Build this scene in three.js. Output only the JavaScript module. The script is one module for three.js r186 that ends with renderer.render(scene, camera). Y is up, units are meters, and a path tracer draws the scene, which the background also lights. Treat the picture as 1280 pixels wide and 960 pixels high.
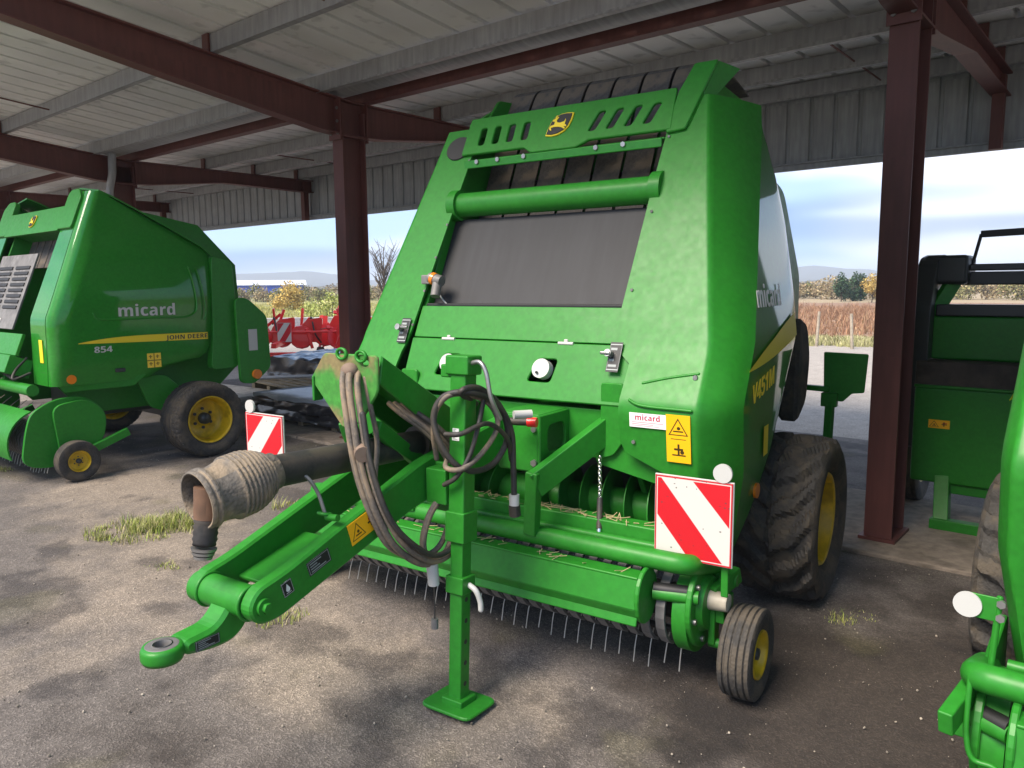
import * as THREE from 'three';
import { RoundedBoxGeometry } from 'three/addons/geometries/RoundedBoxGeometry.js';
import { mergeGeometries, toCreasedNormals } from 'three/addons/utils/BufferGeometryUtils.js';
import { FontLoader } from 'three/addons/loaders/FontLoader.js';
import { TextGeometry } from 'three/addons/geometries/TextGeometry.js';

// ---------------------------------------------------------------- camera, sky, sun, exposure
const scene = new THREE.Scene();
const camera = new THREE.PerspectiveCamera(53.08, 4 / 3, 0.05, 6000);
camera.position.set(0, 1.65, 0);
camera.rotation.order = 'YXZ';
camera.rotation.set(THREE.MathUtils.degToRad(-7.235), THREE.MathUtils.degToRad(40), THREE.MathUtils.degToRad(-0.45));
const renderer = new THREE.WebGLRenderer({ antialias: true });
renderer.toneMapping = THREE.LinearToneMapping;
renderer.toneMappingExposure = 2.08;
renderer.shadowMap.enabled = true;
const sun = new THREE.DirectionalLight(0xfff1e0, 3.7);
sun.position.set(-9, 30, 20);
sun.target.position.set(-4, 0, -4);
sun.castShadow = true; sun.shadow.radius = 60; sun.shadow.mapSize.set(2048, 2048);
Object.assign(sun.shadow.camera, { left: -25, right: 25, top: 25, bottom: -25, near: 1, far: 90 });
scene.add(sun, sun.target);

// seeded random and noise
function rng(seed) { let s = seed >>> 0; return () => { s = (s + 0x6D2B79F5) | 0; let t = Math.imul(s ^ (s >>> 15), 1 | s); t = (t + Math.imul(t ^ (t >>> 7), 61 | t)) ^ t; return ((t ^ (t >>> 14)) >>> 0) / 4294967296; }; }
const R0 = rng(7);
function hash(x, y, s) { let h = Math.imul(x | 0, 374761393) + Math.imul(y | 0, 668265263) + Math.imul(s | 0, 1442695041); h = Math.imul(h ^ (h >>> 13), 1274126177); return ((h ^ (h >>> 16)) >>> 0) / 4294967296; }
function vn(x, y, s = 0, per = 0) {
  let xi = Math.floor(x), yi = Math.floor(y); const fx = x - xi, fy = y - yi, u = fx * fx * (3 - 2 * fx), v = fy * fy * (3 - 2 * fy);
  let x1 = xi + 1, y1 = yi + 1; if (per) { xi = ((xi % per) + per) % per; x1 = ((x1 % per) + per) % per; yi = ((yi % per) + per) % per; y1 = ((y1 % per) + per) % per; }
  const a = hash(xi, yi, s), b = hash(x1, yi, s), c = hash(xi, y1, s), d = hash(x1, y1, s);
  return a + (b - a) * u + (c - a) * v + (a - b - c + d) * u * v;
}
function fbm(x, y, s = 0, o = 4, per = 0) { let r = 0, a = 0.5, t = 0; for (let i = 0; i < o; i++) { r += a * vn(x, y, s + i * 17, per); t += a; a *= 0.5; x *= 2; y *= 2; per *= 2; } return r / t; }
const clamp = (x, a = 0, b = 1) => Math.min(b, Math.max(a, x));
const sstep = (a, b, x) => { const t = clamp((x - a) / (b - a)); return t * t * (3 - 2 * t); };
const lerp = (a, b, t) => a + (b - a) * t;
function pw(list, x) { if (x <= list[0][0]) return list[0][1]; for (let i = 1; i < list.length; i++) if (x <= list[i][0]) { const [a, b] = list[i - 1], [c, d] = list[i]; return b + (d - b) * (x - a) / (c - a); } return list[list.length - 1][1]; }

// the sky: pale blue air with soft cloud sheets and streaks
{
  const W = 1024, H = 512, data = new Float32Array(W * H * 4);
  for (let j = 0; j < H; j++) for (let i = 0; i < W; i++) {
    const th = ((i + 0.5) / W - 0.5) * 2 * Math.PI, ph = ((j + 0.5) / H - 0.5) * Math.PI;
    const x = Math.cos(ph) * Math.cos(th), z = Math.cos(ph) * Math.sin(th), y = Math.sin(ph);
    const e = Math.max(y, 0), k = 1 / (e + 0.13);
    const px = x * k, pz = z * k;
    const w = 0.5 * fbm(px * 0.7 + 3, pz * 0.7, 5, 3);
    let c = fbm(px * 0.75 + w * 2, pz * 0.75 + w, 11, 5);
    const st = fbm(th * 3.0, y * 34 + 0.4 * fbm(th * 6, y * 10, 31, 3), 21, 4);
    c = 0.62 * c + 0.38 * lerp(st, c, sstep(0.12, 0.5, y));
    const cl = sstep(0.40, 0.66, c);
    const tz = Math.pow(clamp(1 - e), 3.2);
    let r = lerp(0.27, 0.56, tz), g = lerp(0.47, 0.76, tz), b = lerp(0.84, 0.98, tz);
    const cb = 0.82 + 0.28 * fbm(px * 1.6, pz * 1.6, 41, 3);
    r = lerp(r, 0.98 * cb, cl * 0.86); g = lerp(g, 1.0 * cb, cl * 0.86); b = lerp(b, 1.03 * cb, cl * 0.86);
    const grey = sstep(0.50, 0.68, fbm(th * 2.0 + 2, y * 30, 55, 4)) * 0.46 * (1 - sstep(0.3, 0.6, y));
    r *= 1 - grey; g *= 1 - grey * 0.86; b *= 1 - grey * 0.68;
    if (y < 0) { const t = sstep(0, -0.06, y); r = lerp(r, 0.3, t); g = lerp(g, 0.29, t); b = lerp(b, 0.25, t); }
    r *= 0.70; g *= 0.71; b *= 0.75; const o = (j * W + i) * 4; data[o] = r; data[o + 1] = g; data[o + 2] = b; data[o + 3] = 1;
  }
  const t = new THREE.DataTexture(data, W, H, THREE.RGBAFormat, THREE.FloatType);
  t.mapping = THREE.EquirectangularReflectionMapping; t.magFilter = t.minFilter = THREE.LinearFilter; t.needsUpdate = true;
  scene.background = t; scene.environment = t;
  scene.backgroundIntensity = 1.0; scene.environmentIntensity = 1.0;
}
scene.fog = new THREE.FogExp2(0xc9d3df, 0.0007);

// ---------------------------------------------------------------- textures and materials
const LIN = (r, g, b) => new THREE.Color().setRGB(r, g, b);
function tex(size, fn, srgb = false, rep = 1) {
  const d = new Uint8Array(size * size * 4);
  for (let j = 0; j < size; j++) for (let i = 0; i < size; i++) { const v = fn(i / size, j / size, i, j), o = (j * size + i) * 4; if (Array.isArray(v)) { d[o] = clamp(v[0]) * 255; d[o + 1] = clamp(v[1]) * 255; d[o + 2] = clamp(v[2]) * 255; } else d[o] = d[o + 1] = d[o + 2] = clamp(v) * 255; d[o + 3] = 255; }
  const t = new THREE.DataTexture(d, size, size); t.wrapS = t.wrapT = THREE.RepeatWrapping; t.magFilter = THREE.LinearFilter; t.minFilter = THREE.LinearMipmapLinearFilter; t.generateMipmaps = true;
  if (srgb) t.colorSpace = THREE.SRGBColorSpace; t.repeat.set(rep, rep); t.needsUpdate = true; return t;
}
// dust film and fine dirt specks on paint (multiplies the paint colour; tile = 1.5 m)
const scuff = new Float32Array(1024 * 1024); { const r = rng(19); for (let k = 0; k < 90; k++) { let x = r() * 1024, y = r() * 1024, a = r() * 6.28, n = 3 + r() * r() * 46, w = 0.25 + 0.6 * r(); for (let i = 0; i < n; i++) { a += (r() - 0.5) * 0.5; x += Math.cos(a); y += Math.sin(a); const q = ((y & 1023) << 10) + (x & 1023); scuff[q] = Math.max(scuff[q], w); scuff[((q + 1) & 1048575)] = Math.max(scuff[((q + 1) & 1048575)], w * 0.5); } } }
const paintMap = tex(1024, (u, v, i, j) => {
  const d = sstep(0.52, 0.8, fbm(u * 11, v * 11, 3, 5, 11)), sp = hash(i, j, 9) > 0.9985 ? 1 : 0, f = fbm(u * 90, v * 90, 8, 2, 90);
  const sc = scuff[j * 1024 + i]; const s = clamp(d * 0.2 + sp * 0.5 + sc); const k = 0.74 + 0.10 * f; // clean paint stays below white so that dust and scuffs can be paler
  return [lerp(k * 0.9, 1.0, s * 0.7), lerp(k, 0.93, s * 0.6), lerp(k * 0.9, 1.0, s * 0.7)];
}, true, 1 / 1.5);
const paintRough = tex(512, (u, v) => 0.36 + 0.07 * fbm(u * 9, v * 9, 14, 5, 9) + 0.14 * fbm(u * 60, v * 60, 15, 2, 60), false, 1 / 1.5);
const mudMap = tex(512, (u, v) => { const a = sstep(0.42, 0.66, fbm(u * 7, v * 7, 23, 5, 7)), f = fbm(u * 60, v * 60, 24, 3, 60); return [lerp(0.42, 0.86, a) * (0.85 + 0.25 * f), lerp(0.9, 0.78, a) * (0.85 + 0.25 * f), lerp(0.4, 0.6, a) * (0.85 + 0.25 * f)]; }, true, 1 / 0.8);
const grainMap = tex(512, (u, v) => 0.72 + 0.28 * fbm(u * 24, v * 24, 33, 5, 24) - 0.12 * sstep(0.5, 0.8, fbm(u * 6, v * 6, 36, 4, 6)), true, 1 / 1.0);
const rubberMap = tex(512, (u, v) => { const d = sstep(0.4, 0.75, fbm(u * 9, v * 9, 63, 5, 9)), f = fbm(u * 80, v * 80, 64, 2, 80); const k = 0.55 + 0.22 * f; return [lerp(k, 1.0, d * 0.75), lerp(k, 0.93, d * 0.75), lerp(k, 0.82, d * 0.75)]; }, true, 1 / 0.6);
const fineBump = tex(512, (u, v) => fbm(u * 60, v * 60, 71, 3, 60), false, 1 / 0.5);
const steelStreak = tex(512, (u, v) => 0.7 + 0.2 * fbm(u * 40, v * 4, 81, 4, 40) + 0.1 * fbm(u * 8, v * 8, 83, 4, 8), true, 1 / 1.2);
const phys = (o) => new THREE.MeshPhysicalMaterial(o), std = (o) => new THREE.MeshStandardMaterial(o);
const PAINT = LIN(0.042, 0.330, 0.036); // one green paint for every machine; only its gloss differs
const M = {
  green: phys({ color: PAINT, map: paintMap, roughnessMap: paintRough, roughness: 1, specularIntensity: 0.6, clearcoat: 0.12, clearcoatRoughness: 0.25 }),
  greenGloss: phys({ color: PAINT, map: paintMap, roughness: 0.45, specularIntensity: 0.25, clearcoat: 0.75, clearcoatRoughness: 0.04 }),
  greenMud: std({ color: LIN(0.30, 0.30, 0.22), map: mudMap, roughness: 0.8 }),
  yellow: std({ color: LIN(0.88, 0.56, 0.01), map: grainMap, roughness: 0.45 }),
  sticker: std({ color: LIN(0.8, 0.6, 0.02), roughness: 0.5 }),
  white: std({ color: LIN(0.50, 0.50, 0.47), roughness: 0.4 }),
  red: phys({ color: LIN(0.80, 0.026, 0.022), roughness: 0.4, clearcoat: 0.3 }),
  black: std({ color: LIN(0.015, 0.015, 0.016), roughness: 0.55 }),
  blackGloss: phys({ color: LIN(0.010, 0.011, 0.013), roughness: 0.3, bumpMap: fineBump, bumpScale: 0.004 }),
  rubber: std({ color: LIN(0.10, 0.093, 0.085), map: rubberMap, roughness: 0.85, bumpMap: fineBump, bumpScale: 0.003 }),
  boot: std({ color: LIN(0.30, 0.265, 0.22), map: rubberMap, roughness: 0.8, bumpMap: fineBump, bumpScale: 0.003 }),
  hose: std({ color: LIN(0.31, 0.26, 0.21), map: rubberMap, roughness: 0.75 }),
  hoseDark: std({ color: LIN(0.065, 0.062, 0.06), map: rubberMap, roughness: 0.6 }),
  belt: std({ color: LIN(0.17, 0.155, 0.148), map: rubberMap, roughness: 0.8 }),
  panelGrey: std({ color: LIN(0.034, 0.035, 0.039), map: steelStreak, roughness: 0.62 }),
  steel: std({ color: LIN(0.55, 0.54, 0.52), metalness: 0.85, roughness: 0.4, map: grainMap }),
  tine: std({ color: LIN(0.42, 0.40, 0.36), metalness: 0.6, roughness: 0.45 }),
  dullSteel: std({ color: LIN(0.27, 0.26, 0.25), metalness: 0.3, roughness: 0.6, map: grainMap }),
  cream: std({ color: LIN(0.6, 0.54, 0.42), roughness: 0.5, map: grainMap }),
  primer: std({ color: LIN(0.165, 0.054, 0.045), map: steelStreak, roughness: 0.6 }),
  galv: std({ color: LIN(0.42, 0.43, 0.44), map: steelStreak, metalness: 0.25, roughness: 0.5 }),
  roof: std({ color: LIN(0.80, 0.80, 0.79), map: tex(512, (u, v) => 0.86 + 0.14 * fbm(u * 5, v * 5, 301, 5, 5) - 0.10 * sstep(0.62, 0.78, fbm(u * 14, v * 14, 305, 4, 14)), true, 1 / 2.3), roughness: 0.6 }),
  fascia: std({ color: LIN(0.44, 0.465, 0.48), map: steelStreak, roughness: 0.6 }),
  concrete: std({ color: LIN(0.36, 0.30, 0.24), map: grainMap, roughness: 0.9, bumpMap: fineBump, bumpScale: 0.004 }),
  wood: std({ color: LIN(0.36, 0.29, 0.19), map: steelStreak, roughness: 0.85 }),
  film: phys({ color: LIN(0.016, 0.017, 0.022), roughness: 0.28, clearcoat: 0.4 }),
  filmGrey: phys({ color: LIN(0.36, 0.38, 0.43), roughness: 0.35 }),
  amber: phys({ color: LIN(0.75, 0.2, 0.01), roughness: 0.3, clearcoat: 0.6 }),
  chrome: std({ color: LIN(0.8, 0.8, 0.78), metalness: 1, roughness: 0.25 }),
  smoke: std({ color: LIN(0.03, 0.035, 0.035), roughness: 0.4 }),
};

// ---------------------------------------------------------------- helpers
const V = (x, y, z) => new THREE.Vector3(x, y, z);
const used = {};
function numbered(n) { if (!(n in used)) { used[n] = 0; return n; } used[n]++; return n + '_' + String(used[n]).padStart(3, '0'); }
function boxUV(g) {
  g = g.index ? g.toNonIndexed() : g; const p = g.attributes.position, uv = new Float32Array(p.count * 2), a = V(), b = V(), c = V();
  for (let i = 0; i < p.count; i += 3) {
    a.fromBufferAttribute(p, i); b.fromBufferAttribute(p, i + 1); c.fromBufferAttribute(p, i + 2);
    const n = b.clone().sub(a).cross(c.clone().sub(a)), ax = Math.abs(n.x), ay = Math.abs(n.y), az = Math.abs(n.z);
    [a, b, c].forEach((q, k) => { const o = (i + k) * 2; if (ay >= ax && ay >= az) { uv[o] = q.x; uv[o + 1] = q.z; } else if (ax >= az) { uv[o] = q.z; uv[o + 1] = q.y; } else { uv[o] = q.x; uv[o + 1] = q.y; } });
  }
  g.setAttribute('uv', new THREE.BufferAttribute(uv, 2)); return g;
}
function mg(list) {
  if (!Array.isArray(list)) return list;
  const l = list.flat(3).map((g) => { g = g.index ? g.toNonIndexed() : g; if (!g.attributes.normal) g.computeVertexNormals(); if (!g.attributes.uv) g.setAttribute('uv', new THREE.BufferAttribute(new Float32Array(g.attributes.position.count * 2), 2)); for (const k of Object.keys(g.attributes)) if (!['position', 'normal', 'uv'].includes(k)) g.deleteAttribute(k); return g; });
  return l.length === 1 ? l[0] : mergeGeometries(l);
}
function mesh(name, geo, mat, parent, keep = false) {
  let g = mg(geo); if (!keep) g = boxUV(g);
  const m = new THREE.Mesh(g, mat); m.name = parent ? name : numbered(name); m.castShadow = m.receiveShadow = true; (parent || scene).add(m); return m;
}
function tag(o, label, category, group, kind) { o.userData = { label, category }; if (group) o.userData.group = group; if (kind) o.userData.kind = kind; return o; }
function thing(name, label, category, pos = [0, 0, 0], turn = 0, group) { const g = new THREE.Group(); g.name = numbered(name); g.position.set(...pos); g.rotation.y = turn; scene.add(g); return tag(g, label, category, group); }
function part(name, parent) { const g = new THREE.Group(); g.name = name; parent.add(g); return g; }
function structure(name, geo, mat, keep) { const m = mesh(name, geo, mat, null, keep); m.userData = { kind: 'structure' }; return m; }
const mv = (g, x, y, z) => g.translate(x, y, z);
function bx(w, h, d, x = 0, y = 0, z = 0, r = 0.006) { const g = r > 0 ? new RoundedBoxGeometry(w, h, d, 1, Math.min(r, w / 2.01, h / 2.01, d / 2.01)) : new THREE.BoxGeometry(w, h, d); return mv(g, x, y, z); }
function orient(g, p0, p1, up = V(0, 1, 0)) { // geometry along +z from -len/2
  const z = p1.clone().sub(p0).normalize(); let x = up.clone().cross(z); if (x.lengthSq() < 1e-6) x = V(1, 0, 0); x.normalize(); const y = z.clone().cross(x);
  g.applyMatrix4(new THREE.Matrix4().makeBasis(x, y, z)); const c = p0.clone().add(p1).multiplyScalar(0.5); return mv(g, c.x, c.y, c.z);
}
const v3 = (a) => Array.isArray(a) ? V(...a) : a;
function beam(a, b, w, h, r = 0.006, up) { a = v3(a); b = v3(b); return orient(bx(w, h, a.distanceTo(b), 0, 0, 0, r), a, b, up); }
function rod(a, b, r, r2 = r, seg = 14) { a = v3(a); b = v3(b); const g = new THREE.CylinderGeometry(r2, r, a.distanceTo(b), seg); g.rotateX(Math.PI / 2); return orient(g, a, b); }
function tube(pts, r, seg = 0, rad = 9) { const c = new THREE.CatmullRomCurve3(pts.map(v3), false, 'centripetal'); const g = new THREE.TubeGeometry(c, seg || pts.length * 8, r, rad, false); const e0 = new THREE.SphereGeometry(r, 8, 6), e1 = e0.clone(); const a = v3(pts[0]), b = v3(pts[pts.length - 1]); return mg([g, mv(e0, a.x, a.y, a.z), mv(e1, b.x, b.y, b.z)]); }
function bentTube(pts, r, bend = 0.08, rad = 12) {
  pts = pts.map(v3); const path = new THREE.CurvePath(); let prev = pts[0];
  for (let i = 1; i < pts.length - 1; i++) { const p = pts[i], d0 = p.clone().sub(pts[i - 1]), d1 = pts[i + 1].clone().sub(p); const k = Math.min(bend, d0.length() * 0.49, d1.length() * 0.49); const a = p.clone().addScaledVector(d0.normalize(), -k), b = p.clone().addScaledVector(d1.normalize(), k); path.add(new THREE.LineCurve3(prev, a)); path.add(new THREE.QuadraticBezierCurve3(a, p, b)); prev = b; }
  path.add(new THREE.LineCurve3(prev, pts[pts.length - 1]));
  const g = new THREE.TubeGeometry(path, pts.length * 22, r, rad, false); const caps = [0, 1].map((t) => { const c = new THREE.CircleGeometry(r, rad); const q = path.getPoint(t), d = path.getTangent(t); if (t === 0) d.negate(); c.applyQuaternion(new THREE.Quaternion().setFromUnitVectors(V(0, 0, 1), d)); return mv(c, q.x, q.y, q.z); });
  return mg([g, ...caps]);
}
function shapeOf(pts) { const s = new THREE.Shape(); pts.forEach(([x, y], i) => i ? s.lineTo(x, y) : s.moveTo(x, y)); s.closePath(); return s; }
function roundPts(pts, r, n = 4) { const o = []; const m = pts.length; for (let i = 0; i < m; i++) { const [px, py] = pts[i], [ax, ay] = pts[(i + m - 1) % m], [bx_, by] = pts[(i + 1) % m]; const da = Math.hypot(ax - px, ay - py), db = Math.hypot(bx_ - px, by - py); const rr = Array.isArray(r) ? r[i] : r; const k = Math.min(rr, da * 0.48, db * 0.48); const A = [px + (ax - px) / da * k, py + (ay - py) / da * k], B = [px + (bx_ - px) / db * k, py + (by - py) / db * k]; for (let t = 0; t <= n; t++) { const u = t / n, w0 = (1 - u) * (1 - u), w1 = 2 * u * (1 - u), w2 = u * u; o.push([A[0] * w0 + px * w1 + B[0] * w2, A[1] * w0 + py * w1 + B[1] * w2]); } } return o; }
function ext(pts, depth, { bevel = 0.004, holes = [], round = 0 } = {}) { // extruded in xy, centred in z
  const s = shapeOf(round ? roundPts(pts, round) : pts); holes.forEach((h) => s.holes.push(new THREE.Path(h.map(([x, y]) => new THREE.Vector2(x, y)))));
  const g = new THREE.ExtrudeGeometry(s, { depth: Math.max(depth - 2 * bevel, 0.001), bevelEnabled: bevel > 0, bevelSize: bevel, bevelThickness: bevel, bevelOffset: -bevel, bevelSegments: 1, curveSegments: 6 });
  return mv(g, 0, 0, -depth / 2 + bevel);
}
const toSide = (g, x) => mv(g.rotateY(-Math.PI / 2), x, 0, 0);      // shape (z, y) plate standing at x
function circPts(cx, cy, r, n = 20, ry = r) { return Array.from({ length: n }, (_, i) => [cx + r * Math.cos(i / n * 2 * Math.PI), cy + ry * Math.sin(i / n * 2 * Math.PI)]); }
function shell(fn, nu, nv, th, crease = 0.6) { // thin sheet with thickness th on the side against the normal
  const P = [], N = []; const at = (u, v) => fn(clamp(u), clamp(v));
  for (let j = 0; j <= nv; j++) for (let i = 0; i <= nu; i++) { const u = i / nu, v = j / nv, e = 1e-3; P.push(at(u, v)); const du = at(Math.min(1, u + e), v).sub(at(Math.max(0, u - e), v)), dv = at(u, Math.min(1, v + e)).sub(at(u, Math.max(0, v - e))); N.push(du.cross(dv).normalize()); }
  const n = P.length, pos = [], idx = [], w = nu + 1; P.forEach((p) => pos.push(p.x, p.y, p.z)); P.forEach((p, i) => { const q = p.clone().addScaledVector(N[i], -th); pos.push(q.x, q.y, q.z); });
  for (let j = 0; j < nv; j++) for (let i = 0; i < nu; i++) { const a = j * w + i, b = a + 1, c = a + w, d = c + 1; idx.push(a, b, d, a, d, c, a + n, d + n, b + n, a + n, c + n, d + n); }
  const edge = (a, b) => idx.push(a, a + n, b + n, a, b + n, b);
  for (let i = 0; i < nu; i++) { edge(i + 1, i); edge(nv * w + i, nv * w + i + 1); } for (let j = 0; j < nv; j++) { edge(j * w, (j + 1) * w); edge((j + 1) * w + nu, j * w + nu); }
  const g = new THREE.BufferGeometry(); g.setAttribute('position', new THREE.Float32BufferAttribute(pos, 3)); g.setIndex(idx); return toCreasedNormals(g, crease);
}
function lathe(profile, seg = 32) { return new THREE.LatheGeometry(profile.map(([r, y]) => new THREE.Vector2(r, y)), seg); } // axis y
const axisX = (g) => g.rotateZ(-Math.PI / 2); // y axis -> x axis
const flipX = (g) => { g = g.clone(); g.scale(-1, 1, 1); const p = g.index ? g.toNonIndexed() : g; for (const k of Object.keys(p.attributes)) { const a = p.attributes[k], s = a.itemSize; for (let i = 0; i < a.count; i += 3) for (let c = 0; c < s; c++) { const t = a.array[(i + 1) * s + c]; a.array[(i + 1) * s + c] = a.array[(i + 2) * s + c]; a.array[(i + 2) * s + c] = t; } } return p; };
const bolt = (x, y, z, r = 0.012, dir = 'z') => { const g = new THREE.CylinderGeometry(r, r, r, 6); if (dir === 'z') g.rotateX(Math.PI / 2); if (dir === 'x') g.rotateZ(Math.PI / 2); return mv(g, x, y, z); };
function canvasTex(w, h, draw) { const c = document.createElement('canvas'); c.width = w; c.height = h; const x = c.getContext('2d'); draw(x, w, h); const t = new THREE.CanvasTexture(c); t.colorSpace = THREE.SRGBColorSpace; return t; }
const fontB = await new FontLoader().loadAsync('fonts/droid/droid_sans_bold.typeface.json');
function text(str, size, depth = 0.003, sx = 1) { const g = new TextGeometry(str, { font: fontB, size, depth, curveSegments: 4, bevelEnabled: false }); g.computeBoundingBox(); const b = g.boundingBox; g.translate(-(b.min.x + b.max.x) / 2, -(b.min.y + b.max.y) / 2, 0); g.scale(sx, 1, 1); return g; }

// stickers and warning boards
const mats = {};
const warnMat = (key, w, h, draw) => mats[key] || (mats[key] = std({ map: canvasTex(w, h, draw), roughness: 0.5 }));
const dash = (x, n, x0, y0, w, dy, col) => { x.fillStyle = col; for (let i = 0; i < n; i++) x.fillRect(x0, y0 + i * dy, w * (0.7 + 0.3 * Math.sin(i * 5)), dy * 0.45); };
const yellowTall = () => warnMat('yt', 96, 200, (x, w, h) => { x.fillStyle = '#f6b90a'; x.fillRect(0, 0, w, h); x.strokeStyle = '#3a2c08'; x.lineWidth = 4; x.beginPath(); x.moveTo(48, 18); x.lineTo(84, 84); x.lineTo(12, 84); x.closePath(); x.stroke(); x.fillStyle = '#3a2c08'; x.fillRect(28, 66, 40, 6); x.beginPath(); x.arc(50, 56, 7, 0, 7); x.fill(); x.fillRect(18, 100, 60, 3); x.fillRect(30, 140, 36, 9); x.fillRect(44, 122, 8, 50); x.fillRect(22, 166, 54, 6); x.beginPath(); x.arc(62, 156, 8, 0, 7); x.fill(); });
const yellowWide = () => warnMat('yw', 200, 110, (x, w, h) => { x.fillStyle = '#f7b70b'; x.fillRect(0, 0, w, h); x.strokeStyle = '#4a3206'; x.lineWidth = 4; x.beginPath(); x.moveTo(54, 16); x.lineTo(96, 92); x.lineTo(12, 92); x.closePath(); x.stroke(); x.fillStyle = '#4a3206'; x.fillRect(36, 72, 38, 7); x.beginPath(); x.arc(56, 60, 8, 0, 7); x.fill(); x.fillStyle = '#c03a10'; x.fillRect(132, 34, 40, 14); x.fillStyle = '#4a3206'; x.fillRect(124, 52, 50, 10); x.fillRect(140, 26, 12, 54); });
const yellowGrid = () => warnMat('yg', 80, 84, (x, w, h) => { x.fillStyle = '#e9c53a'; x.fillRect(0, 0, w, h); x.fillStyle = '#7b6618'; x.fillRect(37, 0, 6, h); x.fillRect(0, 39, w, 6); for (const [a, b] of [[10, 10], [50, 10], [10, 52], [50, 52]]) { x.fillRect(a, b + 6, 20, 5); x.fillRect(a + 6, b, 7, 20); } });
const blackPlate = () => warnMat('bp', 128, 64, (x, w, h) => { x.fillStyle = '#15181a'; x.fillRect(0, 0, w, h); x.strokeStyle = '#aab0ae'; x.lineWidth = 2; x.strokeRect(5, 5, w - 10, h - 10); dash(x, 4, 14, 12, 96, 12, '#8d9492'); });
const blackIcon = () => warnMat('bi', 64, 72, (x, w, h) => { x.fillStyle = '#15181a'; x.fillRect(0, 0, w, h); x.strokeStyle = '#c8ccc8'; x.lineWidth = 2; x.strokeRect(3, 3, w - 6, h - 6); x.fillStyle = '#d8dcd6'; x.beginPath(); x.moveTo(32, 12); x.lineTo(44, 38); x.arc(32, 42, 13, 0, Math.PI); x.closePath(); x.fill(); x.fillRect(16, 58, 32, 3); });
const dealer = () => warnMat('dl', 256, 96, (x, w, h) => { x.fillStyle = '#efe9ea'; x.fillRect(0, 0, w, h); x.fillStyle = '#b01c3c'; x.font = 'bold 54px sans-serif'; x.textAlign = 'center'; x.fillText('micard', w / 2, 48, 228); x.fillStyle = '#b58a94'; x.fillRect(18, 60, 220, 5); x.fillRect(18, 72, 150, 5); x.fillRect(18, 83, 190, 4); });
const greyPlate = () => warnMat('gp', 64, 64, (x, w, h) => { x.fillStyle = '#d9dcd8'; x.fillRect(0, 0, w, h); dash(x, 5, 8, 8, 46, 10, '#777d7a'); });
const boardMat = (mir) => warnMat('bd' + mir, 256, 256, (x, w, h) => {
  x.fillStyle = '#cbc8c0'; x.fillRect(0, 0, w, h); if (mir) { x.translate(w, 0); x.scale(-1, 1); } x.fillStyle = '#c20d1c';
  x.beginPath(); x.moveTo(8, 8); x.lineTo(20, 8); x.lineTo(228, 248); x.lineTo(116, 248); x.lineTo(8, 124); x.closePath(); x.fill();
  x.beginPath(); x.moveTo(128, 8); x.lineTo(248, 8); x.lineTo(248, 136); x.closePath(); x.fill();
  x.strokeStyle = '#b8141f'; x.lineWidth = 5; x.strokeRect(2, 2, w - 4, h - 4);
  x.fillStyle = '#4c4a46'; const r = rng(5); for (let i = 0; i < 26; i++) x.fillRect(r() * w, r() * h, 1 + r() * 5, 1 + r() * 3);
});
function label3(name, w, h, mat, parent, x, y, z, ry = 0, rx = 0, rz = 0) { const m = mesh(name, new THREE.BoxGeometry(w, h, 0.002), mat, parent, true); m.position.set(x, y, z); m.rotation.order = 'YXZ'; m.rotation.set(rx, ry, rz); return m; }

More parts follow.
